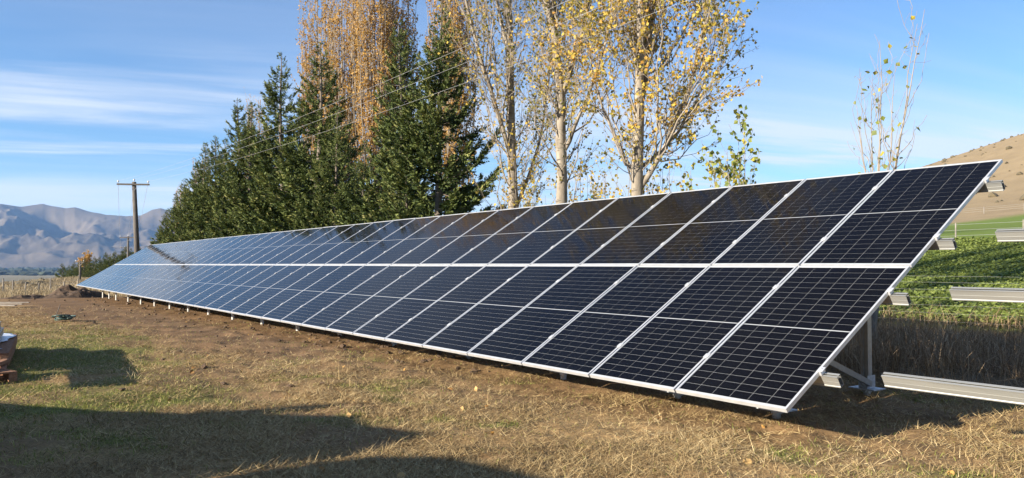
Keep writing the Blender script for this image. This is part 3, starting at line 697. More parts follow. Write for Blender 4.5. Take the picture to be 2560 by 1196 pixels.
# thin, nearly bare sapling against the sky on the right
def bare_sapling(seed, x, y, h, label):
    g = np.random.default_rng(seed); K = 14; t = np.linspace(0, 1, K)[None, :, None]; ns = 7
    az = np.arange(ns)*0.9 + 0.3*g.standard_normal(ns); ln = h*(0.72 + 0.28*g.random(ns)); ln[0] = h; ln[1] = 0.93*h
    sp = (0.25 + 0.75*g.random(ns))[:, None, None]
    P = np.stack([np.cos(az), np.sin(az), 0*az], -1)[:, None, :]*sp*t**1.15 + t*ln[:, None, None]*np.array([0, 0, 1.0]) + np.cumsum(g.standard_normal((ns, K, 3))*0.022, axis=1)*t
    P = P + np.array([RGT[0], RGT[1], 0])*0.50*t**1.1
    P[:, 0, 2] = -0.05; Rr = np.full((ns, 1), 0.025)*(1 - 0.85*t[..., 0])
    A1, B1, _ = grow(g, P, Rr, 34, (R(14), R(34)), (0.7, 1.9), 8, 0.25, 0.38, 0.95, 0.75)
    A2, B2, _ = grow(g, np.concatenate([A1, P[:, 6:]]), np.concatenate([B1, Rr[:, 6:]]), 150, (R(25), R(60)), (0.07, 0.38), 4, 0.15, 0.05, 1.0, 0.6)
    wood = join([tubes(A1, np.maximum(B1, 0.004), 5), tubes(A2, np.maximum(B2, 0.003), 4)])
    pick = g.choice(len(A2), 62, replace=False); ends = np.concatenate([A2[pick], A1[:14, -4:]])
    V, F, N = leaf_quads(g, ends, 1, 0.10, 0.2); T = np.clip(0.70 + 0.35*g.standard_normal(N), 0, 1)
    tree_obj("poplar_sapling", (x, y, float(H(x, y))), tubes(P, Rr, 6), wood, (V, F), np.repeat(T, 4), M['green_leaf'], label, "sapling", None, M['twig'])
xs, Ds = pos_for(2180, 8.0); bare_sapling(204, xs, 8.0, 5.9, "thin almost bare sapling standing alone against the right sky")
xs, Ds = pos_for(1868, 8.6); small_poplar(202, xs, 8.6, 4.35, 8, 0.7, 9, 0.105, 0.45, M['green_leaf'], "leafy green poplar sapling showing just above the panels, right of the poplars", None, twn=110)
xs, Ds = pos_for(1790, 9.0); small_poplar(203, xs, 9.0, 3.9, 7, 0.8, 8, 0.10, 0.75, M['green_leaf'], "yellow-green poplar sapling between the leafy green one and the white trunk", None, twn=100)
for i, (px, yy, hh) in enumerate([(1680, 9.8, 4.1), (1520, 10.2, 4.2), (1455, 10.6, 4.6), (1340, 10.2, 4.3), (1310, 9.0, 3.6)]):
    xs, Ds = pos_for(px, yy)
    small_poplar(210+i, xs, yy, hh, 9, 0.9, 5, 0.09, 0.55 + 0.05*(i % 3), M['pop_leaf'],
        ["yellow-leaved sucker growing just right of the rightmost white trunk", "yellow-leaved sucker left of the rightmost white trunk", "tall yellow-leaved sucker right of the forked poplar", "yellow-leaved sucker left of the forked poplar", "short bright yellow sucker at the foot of the grey poplar"][i], "yellow poplar suckers", twn=130)

# golden upright poplars behind the conifers
def golden_meshes(seed, h, nst, spread):
    g = np.random.default_rng(seed); K = 10; az = g.random(nst)*2*np.pi; z0 = g.random(nst)**1.2*h*0.55
    ln = (h - z0)*(0.55 + 0.45*g.random(nst)); ln[0] = h; z0[0] = 0; t = np.linspace(0, 1, K)[None, :, None]
    sp = (spread*(0.35 + 0.75*g.random(nst)))[:, None, None]; sp[0] *= 0.05
    P = np.stack([0*az, 0*az, z0], -1)[:, None, :] + np.stack([np.cos(az), np.sin(az), 0*az], -1)[:, None, :]*sp*t**0.6*(1-0.3*t) + t*ln[:, None, None]*np.array([0, 0, 1.0]) + np.cumsum(g.standard_normal((nst, K, 3))*0.03, axis=1)
    Rr = (0.03 + 0.006*g.random(nst))[:, None]*(1-0.8*t[..., 0]); Rr[0] *= 4.5
    tw, tr_, _ = grow(g, P, Rr, 1100, (R(12), R(32)), (0.5, 1.8), 5, 0.25, 0.1, 1.0, 0.6)
    V, F, N = leaf_quads(g, tw, 20, 0.115)
    c = V.reshape(-1, 4, 3)[:, 0]; low = 1 - c[:, 2]/h
    keep = g.random(N) < 0.35 + 0.65*np.clip(low*1.5, 0, 1)
    V = V.reshape(-1, 4, 3)[keep].reshape(-1, 3); N = int(keep.sum()); F = np.arange(4*N).reshape(-1, 4)
    T = np.clip(0.55 + 0.5*(fbm(c[keep, 0]*1.2+c[keep, 2], c[keep, 1]*1.2+c[keep, 2]*0.6, 2, seed)-0.5) + 0.25*g.standard_normal(N), 0, 1)
    me = mesh_np("crown", V, F); attr_f(me, "tint", np.repeat(T, 4)); me.materials.append(M['gold_leaf'])
    tr = mesh_np("trunk", *tubes(P, Rr, 6), True); tr.materials.append(M['twig'])
    tm = mesh_np("twigs", *tubes(tw, np.maximum(tr_, 0.007), 3), True); tm.materials.append(M['twig'])
    return tr, tm, me
GOLD = [golden_meshes(301, 22, 60, 2.4), golden_meshes(302, 22, 55, 2.1)]
gold_labels = ["golden upright poplar seen between the two tallest conifers and the full one", "golden poplar rising just behind the slim pointed conifer", "golden poplar behind the full conifer's right shoulder", "outermost golden poplar edge against the blue sky left of centre",
    "pale leafless-topped poplar peeking out above the middle conifers", "pale poplar tips above the far left conifers", "pale poplar tip at the far left end of the belt", "pale golden poplar showing between the conifers and the grey poplar"]
for i, (px, yy, hh) in enumerate([(935, 15.5, 23), (985, 17, 23), (855, 15.5, 24), (790, 16.5, 23.5), (640, 16, 16.5), (500, 16, 14.0), (452, 15, 11.0), (1130, 16, 21)]):
    xs, Ds = pos_for(px, yy); r = empty("golden_poplar", (xs, yy, float(H(xs, yy))), i*1.1); s = hh/22; r.scale = (s, s, s)
    for nm, me in zip(("trunk", "twigs", "crown"), GOLD[i % 2]): obj(nm, me, None, r)
    tag(r, gold_labels[i], "poplar", "golden poplars behind the conifers")
p = bearing_pt(214, 215)
small_poplar(330, p[0], p[1], CAM[2] + 31/1985.07*215 - float(H(*p)), 16, 2.0, 16, 0.36, 0.6, M['gold_leaf'], "small golden tree at the end of the far conifer belt", None, name="golden_poplar", cat="poplar", twn=220, rad=0.03)

# ------------------------------------------------------------------ grasses
def blades(g, x, y, L, wd, tilt, az, bend=0.3, sink=0.01):
    """two-piece tapered blades standing or lying on the ground"""
    n = len(x); z = Hm(x, y) - sink
    d = np.stack([np.cos(az)*np.sin(tilt), np.sin(az)*np.sin(tilt), np.cos(tilt)], -1)
    s = unit(np.stack([-np.sin(az), np.cos(az), 0.6*g.standard_normal(n)], -1))
    p0 = np.stack([x, y, z], -1); mid = p0 + d*(L*0.55)[:, None]
    d2 = unit(d + bend*np.stack([np.cos(az), np.sin(az), -0.6 + 0*az], -1)); tip = mid + d2*(L*0.45)[:, None]
    hw = (wd/2)[:, None]
    V = np.stack([p0 - s*hw, p0 + s*hw, mid - s*hw*0.8, mid + s*hw*0.8, tip], 1).reshape(-1, 3)
    b = (np.arange(n)*5)[:, None]
    F4 = b + np.array([[0, 1, 3, 2]]); F3 = b + np.array([[2, 3, 4]])
    return V, F4, F3
def grass_obj(name, V, F4, F3, tint, mat, label, cat):
    me = mesh_np(name, V, [F4, F3]); attr_f(me, "tint", np.repeat(tint, 5)); o = obj(name, me, mat); tag(o, label, cat, kind="stuff"); return o
def sample_polar(g, n, d0, d1, a0, a1, p=1.0):
    """spread denser toward the viewer's side of the site"""
    u = g.random(n); D = (d0**(1-p) + u*(d1**(1-p)-d0**(1-p)))**(1/(1-p)) if abs(p-1) > 1e-3 else d0*(d1/d0)**u
    a = YAW + np.radians(a0 + (a1-a0)*g.random(n)); return CAM[0] + D*np.sin(a), CAM[1] + D*np.cos(a), D
M['straw'] = attr_mat("dry_straw", [(0.0, (0.11, 0.072, 0.036)), (0.4, (0.30, 0.21, 0.098)), (0.8, (0.50, 0.37, 0.18)), (1.0, (0.62, 0.50, 0.28))], 0.75, 0.2)
M['grass'] = attr_mat("short_green_grass", [(0.0, (0.08, 0.105, 0.022)), (0.6, (0.21, 0.235, 0.05)), (1.0, (0.38, 0.36, 0.11))], 0.7, 0.2, 0.2)
M['rank'] = attr_mat("rank_dry_grass", [(0.0, (0.135, 0.085, 0.048)), (0.5, (0.33, 0.225, 0.13)), (1.0, (0.54, 0.40, 0.245))], 0.8, 0.15)
M['crop'] = attr_mat("brassica_crop_leaf", [(0.0, (0.06, 0.095, 0.02)), (0.5, (0.165, 0.21, 0.045)), (1.0, (0.32, 0.36, 0.11))], 0.55, 0.35, 0.25)
M['hillgrass'] = attr_mat("pale_hill_grass", [(0.0, (0.17, 0.125, 0.07)), (0.5, (0.33, 0.26, 0.155)), (1.0, (0.46, 0.38, 0.25))], 0.8, 0.15)

g = np.random.default_rng(1)
x, y, D = sample_polar(g, 760000, 3.6, 36, -42, 42, 0.7)
dirt, green = zones(x, y)
clump = fbm(x*1.6, y*1.6, 3, 61)
keep = (g.random(len(x)) < (1 - 0.93*dirt)*(0.30 + 1.0*sstep(0.32, 0.60, clump))*(1 - 0.65*green)) & (y < 4.5)
x, y, D = x[keep], y[keep], D[keep]; n = len(x)
az = g.random(n)*2*np.pi; L = (0.03 + 0.085*g.random(n)**1.6)*(1 + D/40); tl = R(50) + R(38)*g.random(n); wd = (0.0022 + 0.0020*g.random(n))*(1 + D/16)
long_ = g.random(n) < 0.012; L[long_] *= 2.4
p0 = np.stack([x, y, Hm(x, y) + 0.002 + 0.012*g.random(n)], -1); d = np.stack([np.cos(az)*np.sin(tl), np.sin(az)*np.sin(tl), np.cos(tl)], -1)
sd = unit(np.stack([-np.sin(az), np.cos(az), 0.5*g.standard_normal(n)], -1))*(wd/2)[:, None]
V = np.stack([p0 - sd, p0 + sd, p0 + d*L[:, None]], 1).reshape(-1, 3)
me = mesh_np("cut_straw", V, np.arange(3*n).reshape(-1, 3)); attr_f(me, "tint", np.repeat(np.clip(0.10 + 0.8*g.random(n) + 0.5*(fbm(x*0.8, y*0.8, 3, 71)-0.5), 0, 1), 3))
tag(obj("cut_straw", me, M['straw']), "short dry cut straw matted over the ground in front of the array", "straw", kind="stuff")
x, y, D = sample_polar(g, 420000, 3.6, 30, -42, 42, 0.75)
dirt, green = zones(x, y); tuft = fbm(x*3.5, y*3.5, 2, 81)
keep = (g.random(len(x)) < green*(0.25 + 1.2*sstep(0.40, 0.58, tuft)) + 0.03) & (y < 4.0); x, y, D = x[keep], y[keep], D[keep]; n = len(x)
V, F4, F3 = blades(g, x, y, 0.025 + 0.05*g.random(n), (0.003 + 0.002*g.random(n))*(1 + D/16), R(8) + R(55)*g.random(n), g.random(n)*2*np.pi, 0.6)
grass_obj("short_grass", V, F4, F3, np.clip(0.25 + 0.7*g.random(n), 0, 1), M['grass'], "patches of short green grass among the straw", "grass")
# rank dry grass behind the array
n = 100000; x = -15 + 26*g.random(n); y = 4.0 + 7.0*g.random(n)**0.9; tus = fbm(x*1.1, y*1.1, 3, 95)
keep = (g.random(n) < sstep(0.25, 0.6, tus)*sstep(3.6, 5.2, y + (tus-0.5)*2)) ; x, y, tus = x[keep], y[keep], tus[keep]; n = len(x)
V, F4, F3 = blades(g, x, y, (0.22 + 0.62*g.random(n)**1.3)*(0.45 + 0.95*tus), 0.004 + 0.004*g.random(n), R(4) + R(76)*g.random(n)**1.5, g.random(n)*2*np.pi, 0.55)
grass_obj("rank_grass", V, F4, F3, np.clip(g.random(n)*0.9 + 0.2*(tus-0.5), 0, 1), M['rank'], "tall rank brown grass in the shade behind the array", "grass")
# crop
N = 195000
u = g.random(N); x, y, D = sample_polar(g, N, 15, 66, 10, 42, 0.45)
keep = (y > 12.6) & (y < 47.5); x, y, D = x[keep], y[keep], D[keep]; n = len(x)
ridge = 0.24 + 0.05*fbm(x*0.9, y*0.9, 3, 33)
z = H(x, y) + ridge*(0.55 + 0.55*g.random(n))
sz = (0.05 + 0.05*g.random(n))*(1 + D/55); az = g.random(n)*2*np.pi; el = R(-10) + R(60)*g.random(n)
d = np.stack([np.cos(az)*np.cos(el), np.sin(az)*np.cos(el), np.sin(el)], -1); sd = unit(np.cross(d, np.stack([0.4*g.standard_normal(n), 0.4*g.standard_normal(n), np.ones(n)], -1)))
p = np.stack([x, y, z], -1); nn = np.cross(sd, d); s_ = sz[:, None]
V = np.stack([p - d*s_*0.5, p + sd*s_*0.38 + nn*s_*0.06, p + d*s_*0.55, p - sd*s_*0.38 + nn*s_*0.06], 1).reshape(-1, 3)
me = mesh_np("crop", V, np.arange(len(V)).reshape(-1, 4)); attr_f(me, "tint", np.repeat(np.clip(0.22 + 0.5*g.random(n) + 0.3*(fbm(x*0.35, y*0.35, 3, 44)-0.5), 0, 1), 4))
tag(obj("crop", me, M['crop']), "leafy green fodder crop covering the field behind the array", "crop", kind="stuff")
# pale grass past the far end
x, y, D = sample_polar(g, 85000, 40, 135, -44, -20, 0.2)
keep = (x < -47 + 2*fbm(x*0.5, y*0.5, 2, 5)) & (y < 9) & (g.random(len(x)) < 0.35 + 0.8*fbm(x*0.3, y*0.3, 3, 6)); x, y, D = x[keep], y[keep], D[keep]; n = len(x)
V, F4, F3 = blades(g, x, y, 0.2 + 0.45*g.random(n), (0.012 + 0.012*g.random(n))*D/60, R(3) + R(35)*g.random(n), g.random(n)*2*np.pi, 0.5)
grass_obj("hill_grass", V, F4, F3, np.clip(0.1 + 0.85*g.random(n), 0, 1), M['hillgrass'], "pale dry grass on the slope past the far end of the array", "grass")
# loose clods
import bmesh
bm = bmesh.new(); bmesh.ops.create_icosphere(bm, subdivisions=1, radius=1.0); ico = np.array([v.co[:] for v in bm.verts]); icf = np.array([[v.index for v in f.verts] for f in bm.faces]); bm.free()
x, y, D = sample_polar(g, 14000, 5, 55, -42, 30, 0.4); dirt, green = zones(x, y)
keep = (g.random(len(x)) < dirt*(0.12 + 0.9*np.exp(-((y-0.9)/1.1)**2))) & (y < 3.5) & (x < -5); x, y, D = x[keep], y[keep], D[keep]; n = len(x)
rad = (0.010 + 0.045*g.random(n)**3.5)*(1 + 0.4*(D > 25))
V = ico[None]*(1 + 0.35*g.standard_normal((n, len(ico), 1)).clip(-1, 1))*rad[:, None, None]*np.array([1.2, 1.0, 0.7]) + np.stack([x, y, Hm(x, y) + rad*0.25], -1)[:, None, :]
F = (icf[None] + (np.arange(n)*len(ico))[:, None, None]).reshape(-1, 3)
tag(obj("soil_clods", mesh_np("soil_clods", V.reshape(-1, 3), F), M['soil']), "loose clods of brown soil along the row of piles", "soil", kind="stuff")
# mounds of dug soil at the far end
def mound(x, y, rx, ry, h, rz, label, seed):
    k = 34; u, v = np.meshgrid(np.linspace(-1, 1, k), np.linspace(-1, 1, k), indexing='ij'); q = np.hypot(u, v)
    X = u*rx; Y = v*ry; wx = x + X*math.cos(rz) - Y*math.sin(rz); wy = y + X*math.sin(rz) + Y*math.cos(rz)
    prof = np.clip(1 - q**1.6, 0, 1)*(0.35 + 1.1*fbm(X*2.2, Y*2.2, 4, seed)) + 0.25*np.clip(1-q, 0, 1)*(fbm(X*7, Y*7, 3, seed+9)-0.5)
    Z = H(wx, wy) + prof*h - 0.06; c = np.array([x, y, float(H(x, y))])
    Vv = np.stack([wx, wy, Z], -1).reshape(-1, 3) - c; i, j = np.meshgrid(np.arange(k-1), np.arange(k-1), indexing='ij')
    F = np.stack([i*k+j, (i+1)*k+j, (i+1)*k+j+1, i*k+j+1], -1).reshape(-1, 4)
    o = obj("soil_mound", mesh_np("soil_mound", Vv, F), M['soil']); o.location = c; tag(o, label, "soil mound", "mounds of dug soil")
mound(-46.2, 0.2, 1.4, 2.0, 0.75, 0.3, "larger mound of dug soil under the far lower corner of the array", 3)
mound(-45.6, -2.2, 0.6, 1.5, 0.32, 0.2, "low ridge of dug soil left of the larger mound", 5)
mound(-39.0, 2.4, 1.6, 0.8, 0.45, 0.0, "heap of dug soil half hidden under the far panels", 7)
mound(-34.5, -4.15, 0.8, 0.35, 0.16, 0.2, "small dark heap of turf at the left frame edge", 8)

# ------------------------------------------------------------------ fallen leaves
M['fallen'] = attr_mat("fallen_leaf", [(0.0, (0.22, 0.11, 0.04)), (0.5, (0.42, 0.24, 0.07)), (1.0, (0.46, 0.32, 0.15))], 0.7, 0.2)
leaf_mes = []
for k in range(6):
    gg = np.random.default_rng(500+k); a = np.linspace(0, 2*np.pi, 9)[:-1]
    rr = 0.5*np.array([1.25, 0.95, 0.85, 0.8, 0.55, 0.8, 0.85, 0.95]); P2 = np.stack([np.cos(a)*rr, np.sin(a)*rr, 0.12*np.abs(np.sin(a))+0.07*gg.standard_normal(8)], -1)
    V = np.concatenate([[[0, 0, 0.0]], P2]); F = np.array([[0, i+1, (i+1) % 8 + 1] for i in range(8)])
    me = mesh_np("fallen_leaf", V, F); attr_f(me, "tint", np.full(9, gg.random())); me.materials.append(M['fallen']); leaf_mes.append(me)
x, y, D = sample_polar(g, 260, 5, 24, -33, 31, 0.6); k = 0
for xx, yy in zip(x, y):
    if yy > 0.8 or k >= 64: continue
    o = obj("fallen_leaf", leaf_mes[k % 6]); o.location = (xx, yy, float(Hm(xx, yy)) + 0.018); s = 0.04 + 0.035*g.random(); o.scale = (s, s, s)
    o.rotation_euler = (0.5*g.standard_normal(), 0.5*g.standard_normal(), g.random()*6.28); k += 1
    tag(o, "fallen yellow-brown poplar leaf lying on the straw-covered ground", "leaf", "fallen poplar leaves")

# ------------------------------------------------------------------ power poles and wires
def power_pole(base, lean, h, arm_dir, arm, label, rad=0.15, ins=3):
    r = empty("power_pole", base); top = np.array([lean[0], lean[1], h]); ad = np.array([*arm_dir, 0.0]); ad /= np.linalg.norm(ad)
    mb = MB(); mb.tube([(0, 0, -0.6), top*0.5, top], [rad*1.15, rad, rad*0.8], 12); mb.build("pole", M['old_wood'], r, smooth=True)
    ac = top - np.array([0, 0, 0.18]); fwd_ = np.cross(ad, [0, 0, 1.0]); ac = ac + fwd_*rad
    mb = MB(); mb.bar(ac - ad*arm/2, ac + ad*arm/2, 0.10, 0.11); mb.build("crossarm", M['old_wood'], r)
    pts = []
    for s in ((-1, 0.0, 1) if ins == 3 else (-1, 1)):
        q = ac + ad*s*(arm/2 - 0.08) + np.array([0, 0, 0.055]); 
        if s == 0.0: q = top + np.array([0, 0, 0.0]) + fwd_*0
        mb = MB(); mb.tube([q, q+[0, 0, 0.09]], 0.012, 6); mb.tube([q+[0, 0, 0.08], q+[0, 0, 0.10], q+[0, 0, 0.14], q+[0, 0, 0.18], q+[0, 0, 0.20]], [0.03, 0.065, 0.05, 0.055, 0.03], 10)
        mb.build("insulator", M['ceramic'], r, smooth=True); pts.append(np.array(base) + q + np.array([0, 0, 0.17]))
    for s in (-1, 1):
        mb = MB(); mb.bar(ac + ad*s*0.42, top - [0, 0, 0.62] + fwd_*rad*0.8, 0.035, 0.008); mb.build("arm_brace", M['galv'], r)
    tag(r, label, "power pole", "wooden power poles"); return pts
def gz(p): return float(H(p[0], p[1]))
p1 = bearing_pt(349, 53); z1 = gz(p1); top1 = CAM[2] + (661.1-455)/1985.07*53
lp = bearing_pt(333, 53) - p1
adir = RGT + 0.15*FWD
T1 = power_pole((p1[0], p1[1], z1), (lp[0], lp[1]), top1 - z1, adir, 2.05, "nearest wooden power pole, leaning, past the far end of the array", 0.17)
p2 = bearing_pt(321, 104); z2 = gz(p2); T2 = power_pole((p2[0], p2[1], z2), (-0.15, 0), CAM[2] + (661.1-591)/1985.07*104 - z2, adir, 2.05, "second power pole, straight and pale, left of the leaning one", 0.15)
p3 = bearing_pt(313, 190); z3 = gz(p3); T3 = power_pole((p3[0], p3[1], z3), (-0.1, 0), CAM[2] + (661.1-618)/1985.07*190 - z3, adir, 2.05, "smallest and farthest power pole above the conifer belt", 0.15)
p4 = bearing_pt(201.5, 96); z4 = gz(p4); power_pole((p4[0], p4[1], z4), (0, 0), CAM[2] + (661.1-652)/1985.07*96 - z4, RGT, 1.1, "short pale power pole on the dry grass slope", 0.12, ins=2)
T0 = power_pole((13.5, 8.2, 0), (0, 0), 8.6, (0.1, 1.0), 2.6, "power pole beyond the right frame edge", 0.17)
def wire(a, b, sag, rad, label):
    t = np.linspace(0, 1, 40)[:, None]; P = a*(1-t) + b*t; P[:, 2] -= (sag*4*t*(1-t))[:, 0]
    mb = MB(); mb.tube(P - P[0], rad, 6); o = mb.build("power_line", M['wire'], None, smooth=True); o.location = P[0]; tag(o, label, "power line", "overhead power lines")
for k, nm in enumerate(("lowest and leftmost", "middle", "highest and rightmost")):
    wire(T1[k], T0[k], 0.9, 0.0037, "overhead wire from the leaning pole across the trees, %s of three" % nm)
    wire(T1[k], T2[k], 0.6, 0.008, "wire running on from the leaning pole to the second pole, %s" % nm)
    wire(T2[k], T3[k], 1.0, 0.010, "wire from the second pole to the farthest pole, %s" % nm)

# ------------------------------------------------------------------ fences
def fence(pts, hs, wires, label, prad, wrad, wood=True):
    base = np.array([*pts[0], gz(pts[0])]); r = empty("wire_fence", base); tops = []
    for (px_, py_), h in zip(pts, hs):
        z = gz((px_, py_)); q = np.array([px_, py_, z]) - base
        mb = MB(); mb.tube([q - [0, 0, 0.3], q + [0.02, 0.01, h]], [prad, prad*0.9], 7); mb.build("post", M['far_post'], r); tops.append((q, h))
    for f_ in wires:
        mb = MB(); mb.tube([q + np.array([0, 0, min(hs)*f_]) for q, h in tops], wrad, 4); mb.build("wire", M['fence_wire'], r)
    tag(r, label, "fence", "wire fences")
lf = [bearing_pt(px, D) for px, D in ((-60, 66), (10, 67), (34, 67.5), (66, 68.5), (99, 69), (128, 70), (162, 72), (197, 78), (232, 84))]
fence(lf, [1.2, 1.3, 1.15, 0.95, 0.9, 1.25, 0.9, 1.0, 1.0], (0.35, 0.65, 0.95), "post and wire fence across the dry grass on the left", 0.06, 0.006)
rf = [(-28 + 4.1*i, 12.4 + 0.04*i) for i in range(11)]
fence(rf, [1.15]*11, (0.12, 0.27, 0.42, 0.57, 0.72, 0.86, 0.98), "wire netting fence between the rank grass and the crop", 0.011, 0.0016)
ff = [(-125 + 7*i, 156.0) for i in range(14)]
fence(ff, [1.3]*14, (0.4, 0.7, 0.95), "far fence along the foot of the brown hill", 0.09, 0.012)
fm = [(-34 + 4*i, 48.0) for i in range(11)]
fence(fm, [1.2]*11, (0.3, 0.6, 0.9), "fence between the fodder crop and the green pasture", 0.05, 0.008)

# ------------------------------------------------------------------ pallets, rails and timber at the left edge
def zrot(p, a): c, s = math.cos(a), math.sin(a); return np.array([p[0]*c - p[1]*s, p[0]*s + p[1]*c, p[2]])
def pallet(loc, rz, lx, ly, nslat, label, grp=None, zl=0.0):
    r = empty("timber_pallet", (loc[0], loc[1], gz(loc) + zl), rz)
    def part(lo, hi, nm): mb = MB(); mb.box(lo, hi); return mb.build(nm, M['timber'], r, bevel=0.004)
    for yb in (-ly/2, -0.05, ly/2-0.1): part((-lx/2, yb, 0.0), (lx/2, yb+0.1, 0.022), "base_board")
    for yb in (-ly/2, -0.05, ly/2-0.1): part((-lx/2, yb+0.002, 0.023), (lx/2, yb+0.098, 0.115), "bearer")
    for i in range(nslat):
        xx = -lx/2 + (lx-0.09)*i/(nslat-1); part((xx, -ly/2+0.003, 0.116), (xx+0.09, ly/2-0.003, 0.138), "slat")
    tag(r, label, "pallet", grp); return r
EA = -0.082
pallet((-11.25, -5.0), EA, 3.2, 1.15, 20, "lower pallet of the stack at the left edge, mostly hidden", "timber pallets")
pallet((-10.62, -5.04), EA, 3.4, 1.2, 26, "long slatted timber pallet under the white sheet at the left edge", "timber pallets", zl=0.14)
pallet((-8.25, -5.12), 0.28, 1.1, 0.9, 8, "short broken red-brown pallet nearest the camera at the left edge", "timber pallets")
mb = MB(); mb.bar((-8.55, -4.62, gz((-8.5, -4.6))+0.20), (-7.75, -4.98, gz((-8, -5))+0.16), 0.09, 0.05); mb.bar((-8.62, -4.66, 0.17), (-7.95, -4.72, 0.03), 0.10, 0.045)
o = mb.build("timber_offcut", M['timber'], bevel=0.004); tag(o, "crossed red-brown timber offcuts in front of the pallets at the left edge", "timber")
# white plastic sheet: crumpled, draped over the pallet's edge
k = 46; u, v = np.meshgrid(np.linspace(-1.62, 1.45, k), np.linspace(-0.52, 0.55, 30), indexing='ij')
vv = v + 0.05*np.sin(u*5)*sstep(0.2, 0.55, v) - 0.16*sstep(0.3, 0.55, v)*sstep(-0.3, 0.5, np.sin(u*2.1))
Z = 0.284 + 0.035*fbm(u*4, v*4, 3, 2) + 0.02*fbm(u*11, v*11, 2, 5)
pts = np.stack([u, vv, Z], -1).reshape(-1, 3); c, s = math.cos(EA), math.sin(EA)
pts = np.stack([pts[:, 0]*c - pts[:, 1]*s, pts[:, 0]*s + pts[:, 1]*c, pts[:, 2]], -1)
i, j = np.meshgrid(np.arange(k-1), np.arange(29), indexing='ij'); F = np.stack([i*30+j, (i+1)*30+j, (i+1)*30+j+1, i*30+j+1], -1).reshape(-1, 4)
o = obj("plastic_sheet", mesh_np("plastic_sheet", pts, F, True), M['plastic']); o.location = (-10.62, -5.04, gz((-10.62, -5.04)))
sm = o.modifiers.new("solid", 'SOLIDIFY'); sm.thickness = 0.004
tag(o, "crumpled white plastic sheet spread over the pallet at the left edge", "plastic sheet")
rb = [("front", -4.66, 0.335), ("back", -4.74, 0.335), ("top", -4.82, 0.335), ("fourth", -4.70, 0.437)]
for nm, y0, zz in rb:
    mb = MB(); zz = zz + gz((-10, -5)); mb.prism(rail_profile(), (-11.55, y0 + 0.10, zz + 0.10), (-6.7, y0 - 0.29, zz + 0.10), (0, -1, 0), (0, 0, 1))
    o = mb.build("spare_rail", M['rail']); tag(o, {"front": "spare aluminium rail lying outermost on the white sheet", "back": "spare aluminium rail second from the edge of the white sheet", "top": "spare aluminium rail farthest in on the white sheet", "fourth": "spare aluminium rail laid on top of the other rails"}[nm], "rail", "spare rails on the pallet")

# hose coil, stake
hp = bearing_pt(163, 21.6); hz = gz(hp); pts = []
for t in np.linspace(0, 1, 260):
    a = t*2*np.pi*7; rr = 0.16 + 0.07*math.sin(a*0.37+1); pts.append((rr*1.3*math.cos(a) + 0.06*math.sin(0.61*a), rr*math.sin(a) + 0.05*math.cos(0.43*a), 0.04 + 0.05*t + 0.05*(1+math.sin(a*0.83+2*t))))
for t in np.linspace(0, 1, 20)[1:]: pts.append((pts[259][0] - 0.55*t, pts[259][1] - 0.12*math.sin(4*t) - 0.25*t, max(0.03, 0.12*(1-t))))
mb = MB(); mb.tube(pts, 0.016, 7); o = mb.build("garden_hose", M['hose'], smooth=True); o.location = (hp[0], hp[1], hz + 0.02); tag(o, "coil of dark green hose lying on the ground at left", "hose")
sp_ = bearing_pt(137, 22.8); mb = MB(); mb.tube([(0, 0, -0.1), (0.05, 0.16, 0.42)], 0.011, 6); o = mb.build("stake", M['old_wood']); o.location = (sp_[0], sp_[1], gz(sp_)); tag(o, "thin dark stake leaning out of the ground behind the hose", "stake")
bp_ = bearing_pt(8, 30.5)
for k in range(3):
    mb = MB(); mb.bar((-0.8, 0.1*k, 0.12 + 0.04*k), (0.7 + 0.1*k, 0.25*k - 0.2, 0.10 + 0.05*k), 0.12, 0.03); o = mb.build("old_board", M['far_post']); o.location = (bp_[0], bp_[1], gz(bp_)); o.rotation_euler = (0, 0, 0.9)
    tag(o, "grey weathered board on the small heap at the left edge, %s of three" % ("lowest", "middle", "topmost")[k], "board", "weathered boards")

# added shadow casters shaped as cartons, unseen past the left edge: they shade the foreground
def shadow_caster(x0, x1, y0, y1, tops, label):
    """tops: outline shaped for the foreground shadow it casts (x, height)"""
    r = empty("shadow_caster", ((x0+x1)/2, (y0+y1)/2, 0)); cx_, cy_ = (x0+x1)/2, (y0+y1)/2
    mb = MB()
    for yy in (y0+0.05, cy_-0.05, y1-0.15): mb.box((x0-cx_, yy-cy_, -0.1), (x1-cx_, yy-cy_+0.1, 0.13))
    mb.build("caster_base", M['timber'], r)
    prof = [(x0, 0.13)] + tops + [(x1, 0.13)]
    mb = MB(); mb.prism([(px_ - cx_, pz) for px_, pz in prof], (0, y0-cy_, 0), (0, y1-cy_, 0), (1, 0, 0), (0, 0, 1)); mb.build("caster_body", M['caster_body'], r)
    for q in (0.3, 0.7):
        mb = MB(); mb.prism([(px_ - cx_ + (0.004 if px_ > cx_ else -0.004), pz + 0.004) for px_, pz in prof], (0, y0-cy_+(y1-y0)*q, 0), (0, y0-cy_+(y1-y0)*q+0.03, 0), (1, 0, 0), (0, 0, 1)); mb.build("caster_strap", M['dark'], r)
    tag(r, label, "carton stack", "added shadow casters outside the frame")
shadow_caster(-6.9, -4.51, -8.2, -7.0, [(-6.9, 0.62), (-6.2, 0.70), (-5.05, 0.98), (-4.75, 1.10), (-4.51, 1.16)], "low added shadow caster, unseen left of the frame")
shadow_caster(-4.5, -2.15, -8.2, -7.0, [(-4.5, 1.2), (-4.42, 1.5), (-4.34, 1.62), (-4.26, 1.60), (-4.2, 1.42), (-4.08, 1.35), (-3.92, 1.48), (-3.63, 1.55), (-3.1, 1.53), (-2.7, 1.60), (-2.5, 1.62), (-2.40, 1.50), (-2.15, 1.36)], "middle added shadow caster, unseen left of the frame")
